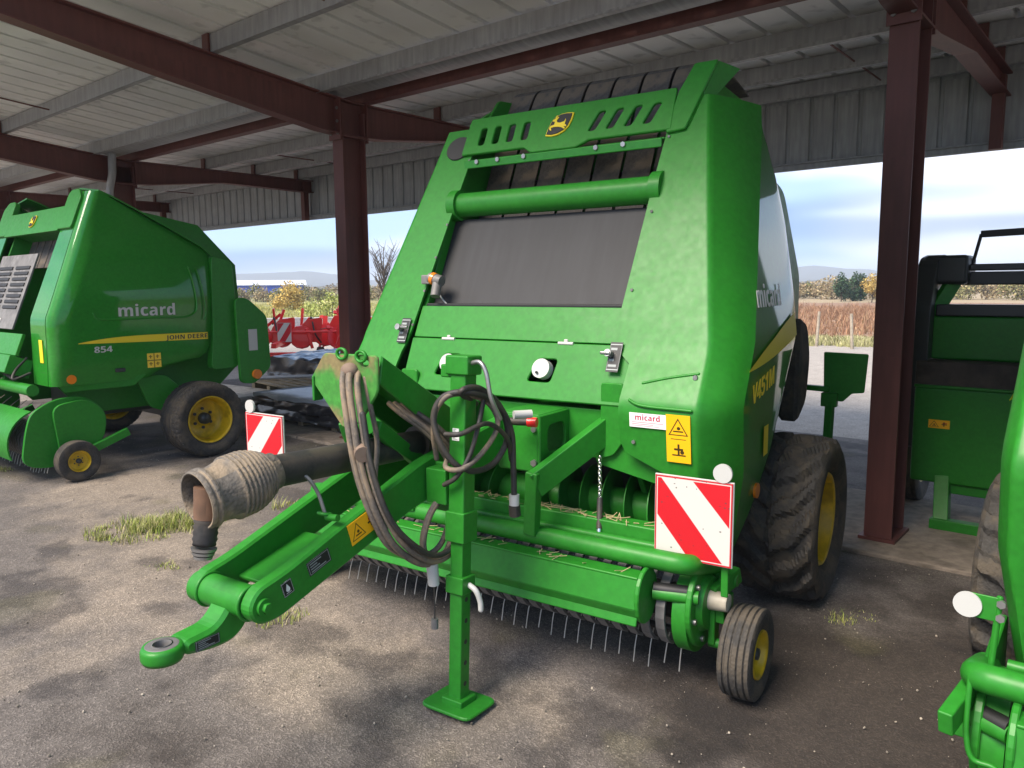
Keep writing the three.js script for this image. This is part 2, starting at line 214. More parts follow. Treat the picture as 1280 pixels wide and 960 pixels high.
// ---------------------------------------------------------------- wheels
function tyreGeo(R, W, rimR, kind, nu = 168) { // axis x, centred
  const prof = []; const S = 14; // side -> tread -> side : [x, r]
  const hw = W / 2, sh = R * 0.94;
  prof.push([-hw * 0.72, rimR, 0], [-hw * 0.9, rimR + (R - rimR) * 0.18, 0], [-hw, rimR + (R - rimR) * 0.5, 0], [-hw * 0.985, rimR + (R - rimR) * 0.72, 0], [-hw * 0.93, sh, 0.35]);
  for (let i = 0; i <= S * 2; i++) { const t = -1 + i / S; prof.push([t * hw * 0.88, R - (R - sh) * 0.45 * t * t, 1]); }
  prof.push([hw * 0.93, sh, 0.35], [hw * 0.985, rimR + (R - rimR) * 0.72, 0], [hw, rimR + (R - rimR) * 0.5, 0], [hw * 0.9, rimR + (R - rimR) * 0.18, 0], [hw * 0.72, rimR, 0]);
  const nv = prof.length - 1, pos = [], idx = [];
  for (let j = 0; j <= nv; j++) for (let i = 0; i <= nu; i++) {
    const a = i / nu * 2 * Math.PI; let [x, r, k] = prof[j];
    if (k > 0 && kind === 'lug') { const t = x / hw, n = 15; const ph = (a * n / (2 * Math.PI) + (t < 0 ? 0.5 : 0) + Math.abs(t) * 1.15 + 0.10 * Math.sin(t * 9)); const f = ph - Math.floor(ph); const lug = sstep(0.0, 0.09, f) * (1 - sstep(0.46, 0.58, f)); const ctr = Math.abs(t) < 0.06 ? 0.6 : 1; r -= k * 0.034 * (1 - lug * ctr) + 0.002 * fbm(a * 30, t * 9, 3, 2); }
    if (k > 0 && kind === 'rib') { const t = x / hw; const f = (t * 2.6 + 10.5) % 1; if (f < 0.22) r -= 0.007 * k; }
    if (k > 0 && kind === 'block') { const t = x / hw, n = 46; const ph = a * n / (2 * Math.PI) + t * 3; const f = ph - Math.floor(ph); const g2 = (t * 2.4 + 10.5) % 1; if (g2 < 0.16) r -= 0.014 * k; else if (f < 0.3 && Math.abs(t) > 0.45) r -= 0.012 * k; }
    pos.push(x, r * Math.cos(a), r * Math.sin(a));
  }
  for (let j = 0; j < nv; j++) for (let i = 0; i < nu; i++) { const a = j * (nu + 1) + i, b = a + 1, c = a + nu + 1, d = c + 1; idx.push(a, b, d, a, d, c); }
  const g = new THREE.BufferGeometry(); g.setAttribute('position', new THREE.Float32BufferAttribute(pos, 3)); g.setIndex(idx); return toCreasedNormals(g, 0.7);
}
function wheel(name, parent, R, W, rimR, kind, x, y, z, s, deep = 0.5) { // s: outer side direction +1/-1
  const w = part(name, parent); w.position.set(x, y, z); const flip = (g) => s < 0 ? flipX(g) : g;
  mesh('tyre', tyreGeo(R, W, rimR, kind), M.rubber, w);
  const e = W / 2 * 0.8, d = W * deep; const rim = lathe([[rimR * 1.04, e], [rimR * 1.02, e + 0.008], [rimR * 0.95, e], [rimR * 0.88, e - d * 0.5], [rimR * 0.84, e - d], [rimR * 0.35, e - d * 0.92], [rimR * 0.30, e - d * 0.8], [0.001, e - d * 0.8]], 40);
  const back = lathe([[rimR * 1.02, -e], [rimR * 0.9, -e + 0.01], [rimR * 0.86, e - d]], 40);
  mesh('rim', flip(mg([axisX(rim), axisX(back)])), M.yellow, w);
  const hub = [axisX(lathe([[rimR * 0.26, e - d * 0.8], [rimR * 0.24, e - d * 0.8 + rimR * 0.25], [0.001, e - d * 0.8 + rimR * 0.28]], 18))];
  for (let i = 0; i < 6; i++) { const a = i / 6 * 6.283; hub.push(bolt(e - d * 0.86, rimR * 0.42 * Math.cos(a), rimR * 0.42 * Math.sin(a), rimR * 0.07, 'x')); }
  mesh('hub', flip(mg(hub)), M.smoke, w); return w;
}

// ---------------------------------------------------------------- shared machine pieces
function emblem(parent, x, y, z, s, rx) { // leaping deer badge: yellow rim, black field
  const e = part('badge', parent); e.position.set(x, y, z); e.rotation.x = rx;
  const outline = [[-0.5, -0.42], [-0.47, -0.2], [-0.38, 0.12], [-0.24, 0.34], [-0.02, 0.43], [0.25, 0.45], [0.5, 0.42], [0.48, 0.15], [0.40, -0.12], [0.26, -0.30], [0.0, -0.43], [-0.25, -0.46]];
  const sc = (k, p) => p.map(([a, b]) => [a * k * s, b * k * s]);
  mesh('badge_rim', mv(ext(sc(1, outline), 0.008, { bevel: 0.001 }), 0, 0, 0.004), M.sticker, e); mesh('badge_field', mv(ext(sc(0.9, outline), 0.004, { bevel: 0.001 }), 0, 0, 0.0105), M.black, e);
  const deer = [[-0.36, -0.14], [-0.33, -0.22], [-0.27, -0.26], [-0.26, -0.22], [-0.3, -0.15], [-0.2, -0.12], [-0.02, -0.13], [0.12, -0.16], [0.27, -0.25], [0.3, -0.22], [0.2, -0.12], [0.3, -0.16], [0.33, -0.12], [0.24, -0.04], [0.26, 0.1], [0.24, 0.16], [0.21, 0.06], [0.05, 0.02], [-0.08, 0.05], [-0.12, 0.14], [-0.05, 0.26], [-0.08, 0.28], [-0.14, 0.2], [-0.12, 0.33], [-0.16, 0.33], [-0.19, 0.2], [-0.28, 0.16], [-0.27, 0.11], [-0.18, 0.1], [-0.18, -0.03], [-0.32, -0.06]];
  mesh('leaping_deer', mv(ext(sc(1.02, deer), 0.003, { bevel: 0 }), 0, 0, 0.0145), M.sticker, e); return e;
}
function pickup(root, o) { // reel of bands and tines behind a wind guard, side plates, gauge wheels
  const { cz = 1.34, cy = 0.33, x0 = -0.98, x1 = 0.97, tineN = 29, boards = true } = o;
  const band = (() => { const pts = []; for (let i = 0; i <= 14; i++) { const a = -2.35 + i / 14 * 3.9; pts.push([cz + 0.185 * Math.sin(a + 1.2), cy + 0.175 * Math.cos(a + 1.2)]); } const inner = pts.map(([z, y]) => [cz + (z - cz) * 0.93, cy + (y - cy) * 0.93]).reverse(); return ext([...pts, ...inner], 0.038, { bevel: 0 }).rotateY(-Math.PI / 2); })();
  const bandM = M.dullSteel; const bandUV = boxUV(band);
  for (let i = 0; i < tineN - 1; i++) { const m = mesh('stripper_band', bandUV, bandM, root, true); m.position.x = lerp(x0, x1, (i + 1) / (tineN - 1)) - (x1 - x0) / (tineN - 1) / 2; }
  const r = rng(o.seed || 3);
  const tg = boxUV(mg([tube([[0, cy - 0.13, cz - 0.02], [0, cy - 0.2, cz + 0.02], [0, cy - 0.285, cz + 0.045]], 0.0032, 6, 5)]));
  const tu = boxUV(mg([tube([[0, cy + 0.12, cz - 0.05], [0, cy + 0.2, cz - 0.13], [0, cy + 0.25, cz - 0.2]], 0.0032, 6, 5)]));
  for (let i = 0; i < tineN; i++) { const x = lerp(x0, x1, i / (tineN - 1)); const m = mesh('tine', tg, M.tine, root, true); m.position.x = x; m.rotation.x = (r() - 0.5) * 0.03; m.rotation.z = (r() - 0.5) * 0.07; if (i % 3 === 1) { const u = mesh('tine', tu, M.tine, root, true); u.position.x = x + 0.02; u.rotation.z = (r() - 0.5) * 0.1; } }
  mesh('reel_shaft', [rod([x0 - 0.05, cy, cz], [x1 + 0.05, cy, cz], 0.075), rod([x0 - 0.03, cy - 0.13, cz], [x1 + 0.03, cy - 0.13, cz], 0.016), rod([x0 - 0.03, cy + 0.12, cz - 0.05], [x1 + 0.03, cy + 0.12, cz - 0.05], 0.016)], M.black, root);
}
function gaugeArm(root, s, x, R, z) {
  const a = part('gauge_wheel_arm', root);
  mesh('pivot_tube', rod([s * (x - 0.24), 0.43, z - 0.1], [s * (x - 0.01), 0.43, z - 0.1], 0.026), M.green, a);
  mesh('arm_plate', [beam([s * (x - 0.02), 0.45, z - 0.13], [s * (x - 0.07), 0.40, z + 0.03], 0.035, 0.07), beam([s * (x - 0.075), 0.41, z + 0.0], [s * (x - 0.075), R, z], 0.03, 0.06), rod([s * (x - 0.09), R, z], [s * (x + 0.06), R, z], 0.02)], M.green, a);
}

// side profile of the main machine
const zf = (y) => y >= 1.36 ? 1.2 - 0.45 * (y - 1.36) : y >= 1.14 ? 1.2 + 0.66 * (1.36 - y) : 1.345 - 0.14 * (1.14 - y);
let SX = 0, LEAN = 0.15;
const xo = (y, z) => 1.135 - SX - 0.06 * (1.2 - z) - LEAN * Math.max(0, y - 1.4) - 0.16 * Math.max(0, 0.85 - y) ;
const zrear = (y) => pw([[0.46, 1.0], [0.52, 0.86], [0.62, 0.66], [0.88, 0.44], [1.35, -0.06], [1.6, -0.13], [2.0, -0.10], [2.2, 0.02], [2.36, 0.18], [2.47, 0.38], [2.54, 0.56]], y);
const tilt = Math.atan(0.45);
const fz = (y, off = 0) => 1.2 - 0.45 * (y - 1.36) + off;        // the leaning front plane

function roundBaler(o) {
  SX = o.narrow || 0; LEAN = o.lean ?? 0.15; const tx0 = o.tyreX || 1.09; const root = thing(o.name, o.label, 'baler', o.pos, o.turn);
  const G = M.green;
  // ---- side shields
  for (const s of [1, -1]) {
    const xin = (y) => { const a = s > 0 ? pw([[0.46, 1.06], [0.6, 1.0], [0.84, 0.9], [0.93, 0.68], [0.96, 0.655], [1.34, 0.65], [1.37, 0.545], [2.2, 0.59], [2.6, 0.62]], y) : pw([[0.46, 1.06], [0.6, 1.0], [0.84, 0.9], [0.93, 0.70], [0.96, 0.68], [1.34, 0.68], [1.37, 0.665], [2.35, 0.56], [2.6, 0.56]], y); return a; };
    const cx = o.chamfer || 0.13, czf = (y) => 0.2 + 0.19 * clamp(y - 1.36);                                                        // chamfer between front and side
    const fnF = (u, v) => { const y = lerp(0.46, 2.54, v), cz = czf(y), z0 = zf(y), xa = xin(y), xc = xo(y, z0 - cz); let x, z; const f = 0.6; if (u < f) { const t = u / f; x = lerp(Math.min(xa, xc - cx - 0.01), xc - cx, t); z = z0; } else { const t = (u - f) / (1 - f); x = lerp(xc - cx, xc, t) + 0.012 * Math.sin(Math.PI * t); z = lerp(z0, z0 - cz, t) + 0.008 * Math.sin(Math.PI * t); } return V(s * x, y, z); };
    const fnS = (u, v) => { const y = lerp(0.46, 2.54, v), z0 = zf(y) - czf(y) - 0.006, z1 = Math.min(zrear(y), z0 - 0.03), z = lerp(z0, z1, u); return V(s * (xo(y, z) - 0.004 - 0.02 * Math.pow(u, 10)), y, z); };
    mesh('front_shield', shell(s > 0 ? fnF : (u, v) => fnF(1 - u, v), 36, 44, 0.014, 0.85), M.green, root);
    const sh = mesh('side_shield', shell(s > 0 ? fnS : (u, v) => fnS(1 - u, v), 24, 44, 0.014, 0.5), M.greenGloss, root);
    const top = mesh('shield_cap', shell((u, v) => { const z = lerp(0.55, -0.04, v), yy = pw([[-0.1, 2.0], [0.02, 2.2], [0.18, 2.36], [0.38, 2.47], [0.56, 2.54]], z); const z0 = zf(yy), cz = czf(yy), xm = xo(yy, z) - 0.03 - cx * clamp((z - z0 + cz) / cz); const x = lerp(0.6, xm, u); return V(s * x, yy - 0.012 + 0.06 * (1 - u), z); }, 8, 10, 0.012), M.green, root);
    // raised rib and boss on the lower front of the shield
    const face = (x, y, t = 0.0) => [s * x, y, zf(y) + t];
    mesh('pressed_rib', [tube([face(0.70, 1.165), face(0.74, 1.15), face(0.98, 1.142)], 0.007, 18, 8), tube([face(0.74, 1.235), face(0.85, 1.262), face(0.975, 1.285)], 0.006, 18, 8)], G, sh);
    mesh('fastener', bolt(s * 0.965, 1.27, zf(1.27) + 0.004, 0.011), M.steel, sh); mesh('fastener', bolt(s * 0.72, 0.985, zf(0.98) + 0.004, 0.009), M.steel, sh);
    // decals wrapped onto the side
    const side = (g, off = 0.004) => { const p = g.attributes.position; for (let i = 0; i < p.count; i++) { const a = p.getX(i), y = p.getY(i), d = p.getZ(i); const z = a; p.setXYZ(i, s * (xo(y, z) + off + d), y, z); } g.computeVertexNormals(); return g; };
    const stripe = new THREE.PlaneGeometry(1, 1, 30, 2); { const p = stripe.attributes.position; for (let i = 0; i < p.count; i++) { const t = p.getX(i) + 0.5, w = p.getY(i); const z = lerp(1.08, 0.06, t); const h = 0.115 * (1 - Math.pow(1 - t, 2.2)) + 0.004; p.setXYZ(i, z, 1.285 + 0.17 * t + h * (w - 0.1), 0); } }
    mesh('yellow_stripe', side(stripe), M.sticker, sh);
    const tx = text('V451M', 0.085, 0.002, 1.15); { const p = tx.attributes.position; for (let i = 0; i < p.count; i++) p.setXYZ(i, s > 0 ? 0.80 - p.getX(i) : 0.8 + p.getX(i), 1.20 + p.getY(i) + p.getX(i) * 0.12, p.getZ(i)); }
    mesh('model_lettering', side(tx), M.sticker, sh);
    if (s > 0) {
      const dl = text('micard', 0.10, 0.002, 1.1); { const p = dl.attributes.position; for (let i = 0; i < p.count; i++) p.setXYZ(i, 0.62 - p.getX(i), 1.60 + p.getY(i), p.getZ(i)); } mesh('dealer_lettering', side(dl), M.white, sh);
    }
    const yd = side(new THREE.PlaneGeometry(0.09, 0.14, 2, 2).translate(0.72, 0.93, 0)); { } mesh('warning_sticker', yd, M.sticker, sh);
    mesh('side_reflector', mv(axisX(new THREE.CylinderGeometry(0.036, 0.036, 0.012, 20)), s * (xo(0.70, 0.78) + 0.006), 0.70, 0.78), M.amber, sh);
    if (s > 0 && o.detail) {
      label3('dealer_sticker', 0.165, 0.062, dealer(), sh, 0.79, 1.085, zf(1.085) + 0.005, 0, 0.1);
      label3('warning_sticker', 0.105, 0.205, yellowTall(), sh, 0.925, 1.02, zf(1.02) + 0.006, 0, 0.12);
    }
    // latch plates beside the flaps
    const lt = part('latch', root); const ly = s > 0 ? 1.345 : 1.43, lx = s > 0 ? 0.575 : -0.70;
    label3('latch_plate', 0.06, 0.14, blackPlate(), lt, lx, ly - 0.01, fz(ly, 0.012) + 0.006, 0, -tilt, Math.PI / 2 * 0);
    mesh('latch_knob', [rod([lx - 0.02, ly, fz(ly) + 0.01], [lx - 0.02, ly + 0.012, fz(ly) + 0.05], 0.017), bx(0.05, 0.016, 0.016, lx - 0.03 * s, ly + 0.01, fz(ly) + 0.05)], M.steel, lt);
  }
  // inner strap and lower cross plate joining the shields
  for (const s of [1, -1]) {
    mesh('inner_strap', ext(roundPts([[s * 0.535, 1.225], [s * 0.645, 1.225], [s * 0.65, 0.97], [s * 0.60, 0.90], [s * 0.535, 0.88]], 0.02), 0.02).translate(0, 0, 1.268), G, root);
    mesh('lower_corner_plate', ext(roundPts([[s * 0.5, 0.93], [s * 0.66, 0.965], [s * 0.83, 0.91], [s * 0.905, 0.80], [s * 0.86, 0.78], [s * 0.5, 0.85]], 0.03), 0.02).translate(0, 0, 1.245), G, root);
    mesh('chamber_wall', toSide(ext([[1.18, 0.9], [1.14, 1.4], [0.62, 2.58], [0.35, 2.72], [-0.4, 2.68], [-1.0, 2.2], [-1.22, 1.5], [-1.08, 0.8], [-0.6, 0.5], [0.6, 0.45], [1.0, 0.62]], 0.03), s * 0.645), G, root);
    if (s > 0) { mesh('fin', ext(roundPts([[0.605, -0.12], [0.63, 0.10], [0.685, 0.25], [0.80, 0.25], [0.70, -0.11]], 0.01), 0.016).rotateX(-tilt).translate(0, 2.475, fz(2.475, 0.012)), G, root); const A = V(0.80, 2.70, 0.60), B = V(0.85, 2.69, 0.44), C = V(0.71, 2.39, 0.745); mesh('fin_return', shell((u, v) => C.clone().lerp(A.clone().lerp(B, u), v), 6, 6, 0.01), G, root); }
    else { mesh('fin', toSide(ext(roundPts([[0.62, 2.5], [0.42, 2.74], [0.2, 2.76], [0.2, 2.5]], 0.03), 0.016), -0.60), G, root); mesh('top_vent', ext(circPts(0, 0, 0.085, 22, 0.075), 0.01).rotateX(-tilt).translate(-0.665, 2.43, fz(2.43, 0.004)), M.black, root); }
  }
  // ---- front: hood with slots, badge, roller, belts, grey panel, flaps
  const holes = []; const sl = (cx, lean) => { const w = 0.021, h = 0.055; return roundPts([[cx - w - lean, -h], [cx + w - lean, -h], [cx + w + lean, h], [cx - w + lean, h]], 0.016, 3); };
  [-0.50, -0.405, -0.31, -0.215].forEach((x) => holes.push(sl(x, 0.0))); [0.215, 0.315, 0.415, 0.515].forEach((x) => holes.push(sl(x, 0.022)));
  const hood = mesh('top_hood', ext(roundPts([[-0.62, -0.105], [-0.20, -0.105], [-0.15, -0.14], [0.12, -0.14], [0.19, -0.105], [0.63, -0.105], [0.62, 0.125], [-0.61, 0.125]], 0.01), 0.02, { holes }).rotateX(-tilt).translate(0, 2.475, fz(2.475, 0.012)), G, root);
  emblem(hood, 0, 2.482, fz(2.482, 0.0235), 0.145, -tilt);
  mesh('hood_lip', [bx(1.2, 0.012, 0.12, 0, 2.345, fz(2.35, -0.05)), bx(1.18, 0.045, 0.012, 0, 2.325, fz(2.33, 0.005))], G, root);
  for (const x of [-0.5, -0.36, -0.19, 0.24, 0.39]) mesh('lip_bolt', bolt(x, 2.335, fz(2.335, 0.016), 0.013), M.steel, root);
  const rl = part('front_roller', root); mesh('roller_drum', rod([-0.62, 2.10, 0.815], [0.62, 2.10, 0.815], 0.066, 0.066, 28), G, rl); for (const q of [-1, 1]) mesh('roller_end', rod([q * 0.575, 2.1, 0.815], [q * 0.63, 2.1, 0.815], 0.085, 0.085, 24), G, rl);
  const bp = [[0.70, 1.86], [0.50, 2.32], [0.34, 2.66], [0.25, 2.79], [0.16, 2.83], [-0.1, 2.84], [-0.5, 2.78]].map(([z, y]) => V(0, y, z)); const bc = new THREE.CatmullRomCurve3(bp);
  const beltG = boxUV(shell((u, v) => { const q = bc.getPoint(v); return V((u - 0.5) * 0.157, q.y, q.z); }, 2, 22, 0.008));
  for (let i = 0; i < 7; i++) { const m = mesh('belt', beltG, M.belt, root, true); m.position.x = -0.525 + i * 0.175; }
  mesh('inner_belt_roller', [rod([-0.62, 2.74, 0.12], [0.62, 2.74, 0.12], 0.1), rod([-0.62, 2.2, 0.42], [0.62, 2.2, 0.42], 0.06)], M.black, root);
  mesh('grey_front_panel', bx(1.26, 0.52, 0.012, 0, 0, 0).rotateX(-tilt).translate(0, 1.785, fz(1.785, -0.10)), M.panelGrey, root);
  mesh('panel_lip', bx(1.26, 0.02, 0.04, 0, 1.553, fz(1.553, -0.055)), M.black, root);
  mesh('upper_flap', bx(1.29, 0.178, 0.016, 0, 0, 0, 0.004).rotateX(-tilt).translate(0, 1.466, fz(1.466, -0.03)), G, root);
  const nh = (cx, cy) => roundPts([[cx - 0.075, -0.055 + cy], [cx + 0.055, -0.055 + cy], [cx + 0.075, 0.06 + cy], [cx - 0.03, 0.06 + cy]], 0.02, 3);
  const flap = mesh('lower_flap', ext(roundPts([[-0.645, -0.14], [0.645, -0.14], [0.645, 0.14], [-0.645, 0.14]], 0.006), 0.016, { holes: [nh(-0.37, 0.0), nh(0.20, 0.0)] }).rotateX(-tilt * 0.92).translate(0, 1.252, fz(1.252, -0.025)), G, root);
  for (const x of [-0.355, 0.205]) { const l = part('round_lamp', root); mesh('lamp_disc', mv(new THREE.CylinderGeometry(0.047, 0.047, 0.04, 28).rotateX(Math.PI / 2 - 0.35), x, 1.262, fz(1.26, -0.012)), M.white, l); mesh('lamp_centre', bolt(x - 0.012, 1.25, fz(1.25, 0.018), 0.007), M.smoke, l); }
  for (const x of [-0.4, 0.3]) mesh('flap_hinge', [rod([x - 0.04, 1.383, fz(1.383, -0.012)], [x + 0.04, 1.383, fz(1.383, -0.012)], 0.008), bx(0.022, 0.04, 0.01, x, 1.383, fz(1.383, -0.014))], M.white, root);
  for (const s of [1, -1]) for (let k = 0; k < 6; k++) { const y = 1.45 + k * 0.18, x = s > 0 ? pw([[1.37, 0.575], [2.2, 0.62]], y) : -pw([[1.37, 0.635], [2.35, 0.535]], y) - 0.03; if (o.detail && (s < 0 || k % 2)) mesh('fastener', bolt(x, y, fz(y, 0.004), 0.007), M.dullSteel, root); }
  if (o.detail) {
    const hc = part('hose_coupler', root); mesh('coupler_body', [rod([-0.60, 1.70, fz(1.70, 0.03)], [-0.52, 1.68, fz(1.7, 0.03)], 0.03), rod([-0.55, 1.68, fz(1.68, 0.02)], [-0.54, 1.6, fz(1.6, 0.02)], 0.026), bx(0.06, 0.05, 0.03, -0.62, 1.69, fz(1.69, 0.03))], M.dullSteel, hc); mesh('coupler_ring', rod([-0.585, 1.697, fz(1.7, 0.03)], [-0.565, 1.69, fz(1.7, 0.03)], 0.034), M.amber, hc);
    mesh('cable', tube([[-0.60, 1.63, 1.02], [-0.54, 1.585, 1.05], [-0.49, 1.555, 1.07]], 0.004), M.white, root);
  }
  // ---- rear body
  const tgp = [[0.15, 2.74], [-0.35, 2.68], [-0.95, 2.22], [-1.2, 1.5], [-1.05, 0.82], [-0.55, 0.55], [0.1, 0.62]];
  mesh('tailgate', toSide(ext(roundPts(tgp, 0.12), 1.24, { bevel: 0.02 }), 0), M.green, root);
  for (const s of [1, -1]) {
    mesh('tailgate_side', toSide(ext(roundPts([[-0.05, 2.3], [-0.5, 2.2], [-0.95, 1.7], [-0.95, 1.0], [-0.5, 0.8], [-0.2, 1.2]], 0.08), 0.06), s * 0.80), M.green, root);
    mesh('rear_bumper_pad', toSide(ext(roundPts([[-0.42, 1.46], [-0.62, 1.42], [-0.72, 1.2], [-0.66, 0.92], [-0.42, 0.80]], 0.08), 0.11, { bevel: 0.02 }), s * 0.915), M.rubber, root);
    const lp = part('rear_lamp_plate', root);
    mesh('plate', ext(roundPts([[s * 0.99, 1.21], [s * 1.26, 1.205], [s * 1.245, 0.955], [s * 1.17, 0.945], [s * 1.12, 0.89], [s * 1.0, 0.89]], 0.012), 0.012).translate(0, 0, -1.0), M.green, lp);
    mesh('plate_arm', [beam([s * 0.6, 0.98, -1.0], [s * 1.04, 0.965, -1.0], 0.05, 0.035), beam([s * 1.045, 0.94, -0.985], [s * 1.04, 0.5, -0.96], 0.05, 0.05), beam([s * 0.55, 0.52, -0.96], [s * 1.06, 0.52, -0.96], 0.05, 0.05), bx(0.1, 0.09, 0.05, s * 1.04, 0.9, -0.98)], M.green, lp);
  }
  // ---- chassis
  mesh('axle', [beam([-0.9, 0.435, 0.15], [0.9, 0.435, 0.15], 0.11, 0.11), beam([0.6, 0.44, 0.15], [0.6, 0.8, 0.2], 0.12, 0.08, 0.006, V(1, 0, 0)), beam([-0.6, 0.44, 0.15], [-0.6, 0.8, 0.2], 0.12, 0.08, 0.006, V(1, 0, 0))], M.green, root);
  wheel('wheel', root, 0.435, 0.44, 0.235, 'lug', tx0, 0.43, 0.15, 1, 0.42); wheel('wheel', root, 0.435, 0.44, 0.235, 'lug', -tx0, 0.43, 0.15, -1, 0.42);
  mesh('cross_beam', bx(1.3, 0.225, 0.16, 0, 0.985, 1.17), G, root);
  const oval = roundPts([[1.285, 0.915], [1.44, 0.915], [1.44, 1.04], [1.285, 1.04]], 0.045, 5);
  for (const s of [1, -1]) {
    const fb = part('frame_box', root);
    mesh('box_side', toSide(ext([[1.22, 0.835], [1.505, 0.835], [1.505, 1.09], [1.22, 1.09]], 0.016, { holes: [oval] }), s * 0.352), G, fb);
    mesh('box_shell', [bx(0.21, 0.25, 0.014, s * 0.242, 0.9625, 1.498), bx(0.21, 0.014, 0.27, s * 0.242, 1.087, 1.36), bx(0.21, 0.014, 0.27, s * 0.242, 0.838, 1.36)], G, fb);
    mesh('box_bolt', [bolt(s * 0.33, 1.03, 1.508, 0.014), bolt(s * 0.33, 0.88, 1.508, 0.016)], M.steel, fb);
    const br = part('pickup_brace', root);
    mesh('brace_arm', beam([s * 0.555, 1.015, 1.24], [s * 0.37, 0.80, 1.575], 0.05, 0.115), G, br);
    mesh('brace_leg', beam([s * 0.372, 0.86, 1.575], [s * 0.345, 0.575, 1.555], 0.06, 0.05, 0.006, V(0, 0, 1)), G, br);
  }
  mesh('belly_pan', [bx(1.24, 0.02, 0.9, 0, 0.5, 0.55), bx(1.24, 0.5, 0.02, 0, 0.72, 0.78)], M.smoke, root);
  // rotor with flights behind the pickup
  const au = part('feed_auger', root);
  mesh('auger_core', rod([-0.95, 0.60, 1.02], [0.95, 0.60, 1.02], 0.085, 0.085, 20), M.green, au);
  for (const s of [1, -1]) for (let k = 0; k < 7; k++) { const x = s * (0.18 + k * 0.115); const fl = mesh('flight', shell((u, v) => { const a = u * 6.283, r = lerp(0.08, 0.175, v); return V(x + s * (u - 0.5) * 0.11, 0.60 + r * Math.cos(a), 1.02 + r * Math.sin(a)); }, 26, 3, 0.005, 0.4), G, au); fl.userData = {}; }
  // ---- pickup
  pickup(root, { seed: o.seed });
  mesh('pickup_crossbar', bentTube([[-1.07, 0.50, 1.30], [-1.07, 0.565, 1.53], [1.045, 0.565, 1.53], [1.075, 0.50, 1.28]], 0.041, 0.06, 16), G, root);
  mesh('pickup_rear_rail', [bx(1.80, 0.07, 0.012, 0, 0.615, 1.42).rotateX(0), bx(1.80, 0.012, 0.09, 0, 0.645, 1.38), rod([-1.0, 0.585, 1.45], [1.0, 0.585, 1.45], 0.018)], G, root);
  const wg = part('wind_guard', root);
  mesh('upper_plate', [bx(1.84, 0.012, 0.09, -0.035, 0.505, 1.585), bx(1.84, 0.125, 0.010, 0, 0, 0).rotateX(-0.22).translate(-0.035, 0.445, 1.635)], G, wg);
  mesh('lower_plate', [bx(1.84, 0.05, 0.010, 0, 0, 0).rotateX(0.5).translate(-0.035, 0.365, 1.635), bx(1.84, 0.04, 0.012, 0, 0, 0).rotateX(-0.3).translate(-0.035, 0.330, 1.630)], G, wg);
  for (const s of [1, -1]) mesh('end_plate', [toSide(ext(circPts(1.56, 0.42, 0.095, 22, 0.115), 0.02), -0.035 + s * 0.925), rod([-0.035 + s * 0.94, 0.42, 1.52], [s * 1.08, 0.42, 1.48], 0.028)], s > 0 ? G : G, wg);
  mesh('guard_shaft', rod([0.905, 0.435, 1.515], [1.06, 0.435, 1.475], 0.027), M.black, wg); mesh('guard_shaft', rod([-0.975, 0.435, 1.515], [-1.06, 0.435, 1.475], 0.027), M.black, wg);
  for (const s of [1, -1]) {
    const sp = part('pickup_side_plate', root);
    mesh('plate', toSide(ext(roundPts([[1.1, 0.62], [1.40, 0.56], [1.52, 0.46], [1.545, 0.33], [1.46, 0.20], [1.32, 0.16], [1.15, 0.24], [1.08, 0.42]], 0.06), 0.024), s * 1.055), G, sp);
    mesh('drum_end', rod([s * 0.985, cyD, 1.34], [s * 1.045, cyD, 1.34], 0.185, 0.185, 30), G, sp);
    mesh('gear_cover', [rod([s * 1.065, 0.36, 1.36], [s * 1.09, 0.36, 1.36], 0.12, 0.105, 24), bx(0.07, 0.10, 0.12, s * 1.11, 0.33, 1.30)], G, sp);
    if (o.boards || s > 0) mesh('drive_hub', rod([s * 1.09, 0.38, 1.37], [s * 1.165, 0.38, 1.37], 0.042, 0.036, 18), M.cream, sp);
    mesh('plate_bolt', [0, 1, 2, 3, 4, 5, 6].map((k) => bolt(s * 1.072, 0.36 + 0.155 * Math.cos(k * 0.9), 1.33 + 0.17 * Math.sin(k * 0.9), 0.012, 'x')), M.steel, sp);
    if (o.boards || s > 0) gaugeArm(root, s, 1.17, 0.185, 1.34);
    if (o.boards || s > 0) wheel('gauge_wheel', root, 0.185, 0.135, 0.095, 'rib', s * 1.232, 0.183, 1.34, s, 0.25);
    if (o.boards) {
      const wb = part('warning_board', root); const c = s > 0 ? [1.046, 0.732, 1.475, 0.02] : [-1.40, 0.79, 1.58, 0.0]; wb.position.set(c[0], c[1], c[2]); wb.rotation.y = c[3];
      mesh('striped_panel', new THREE.BoxGeometry(0.312, 0.332, 0.004), boardMat(s < 0 ? 1 : 0), wb, true); mesh('panel_edge', bx(0.320, 0.340, 0.008, 0, 0, -0.007, 0.002), M.white, wb);
      mesh('round_reflector', mv(new THREE.CylinderGeometry(0.037, 0.037, 0.012, 28).rotateX(Math.PI / 2), s * 0.115, 0.202, -0.002), M.white, wb);
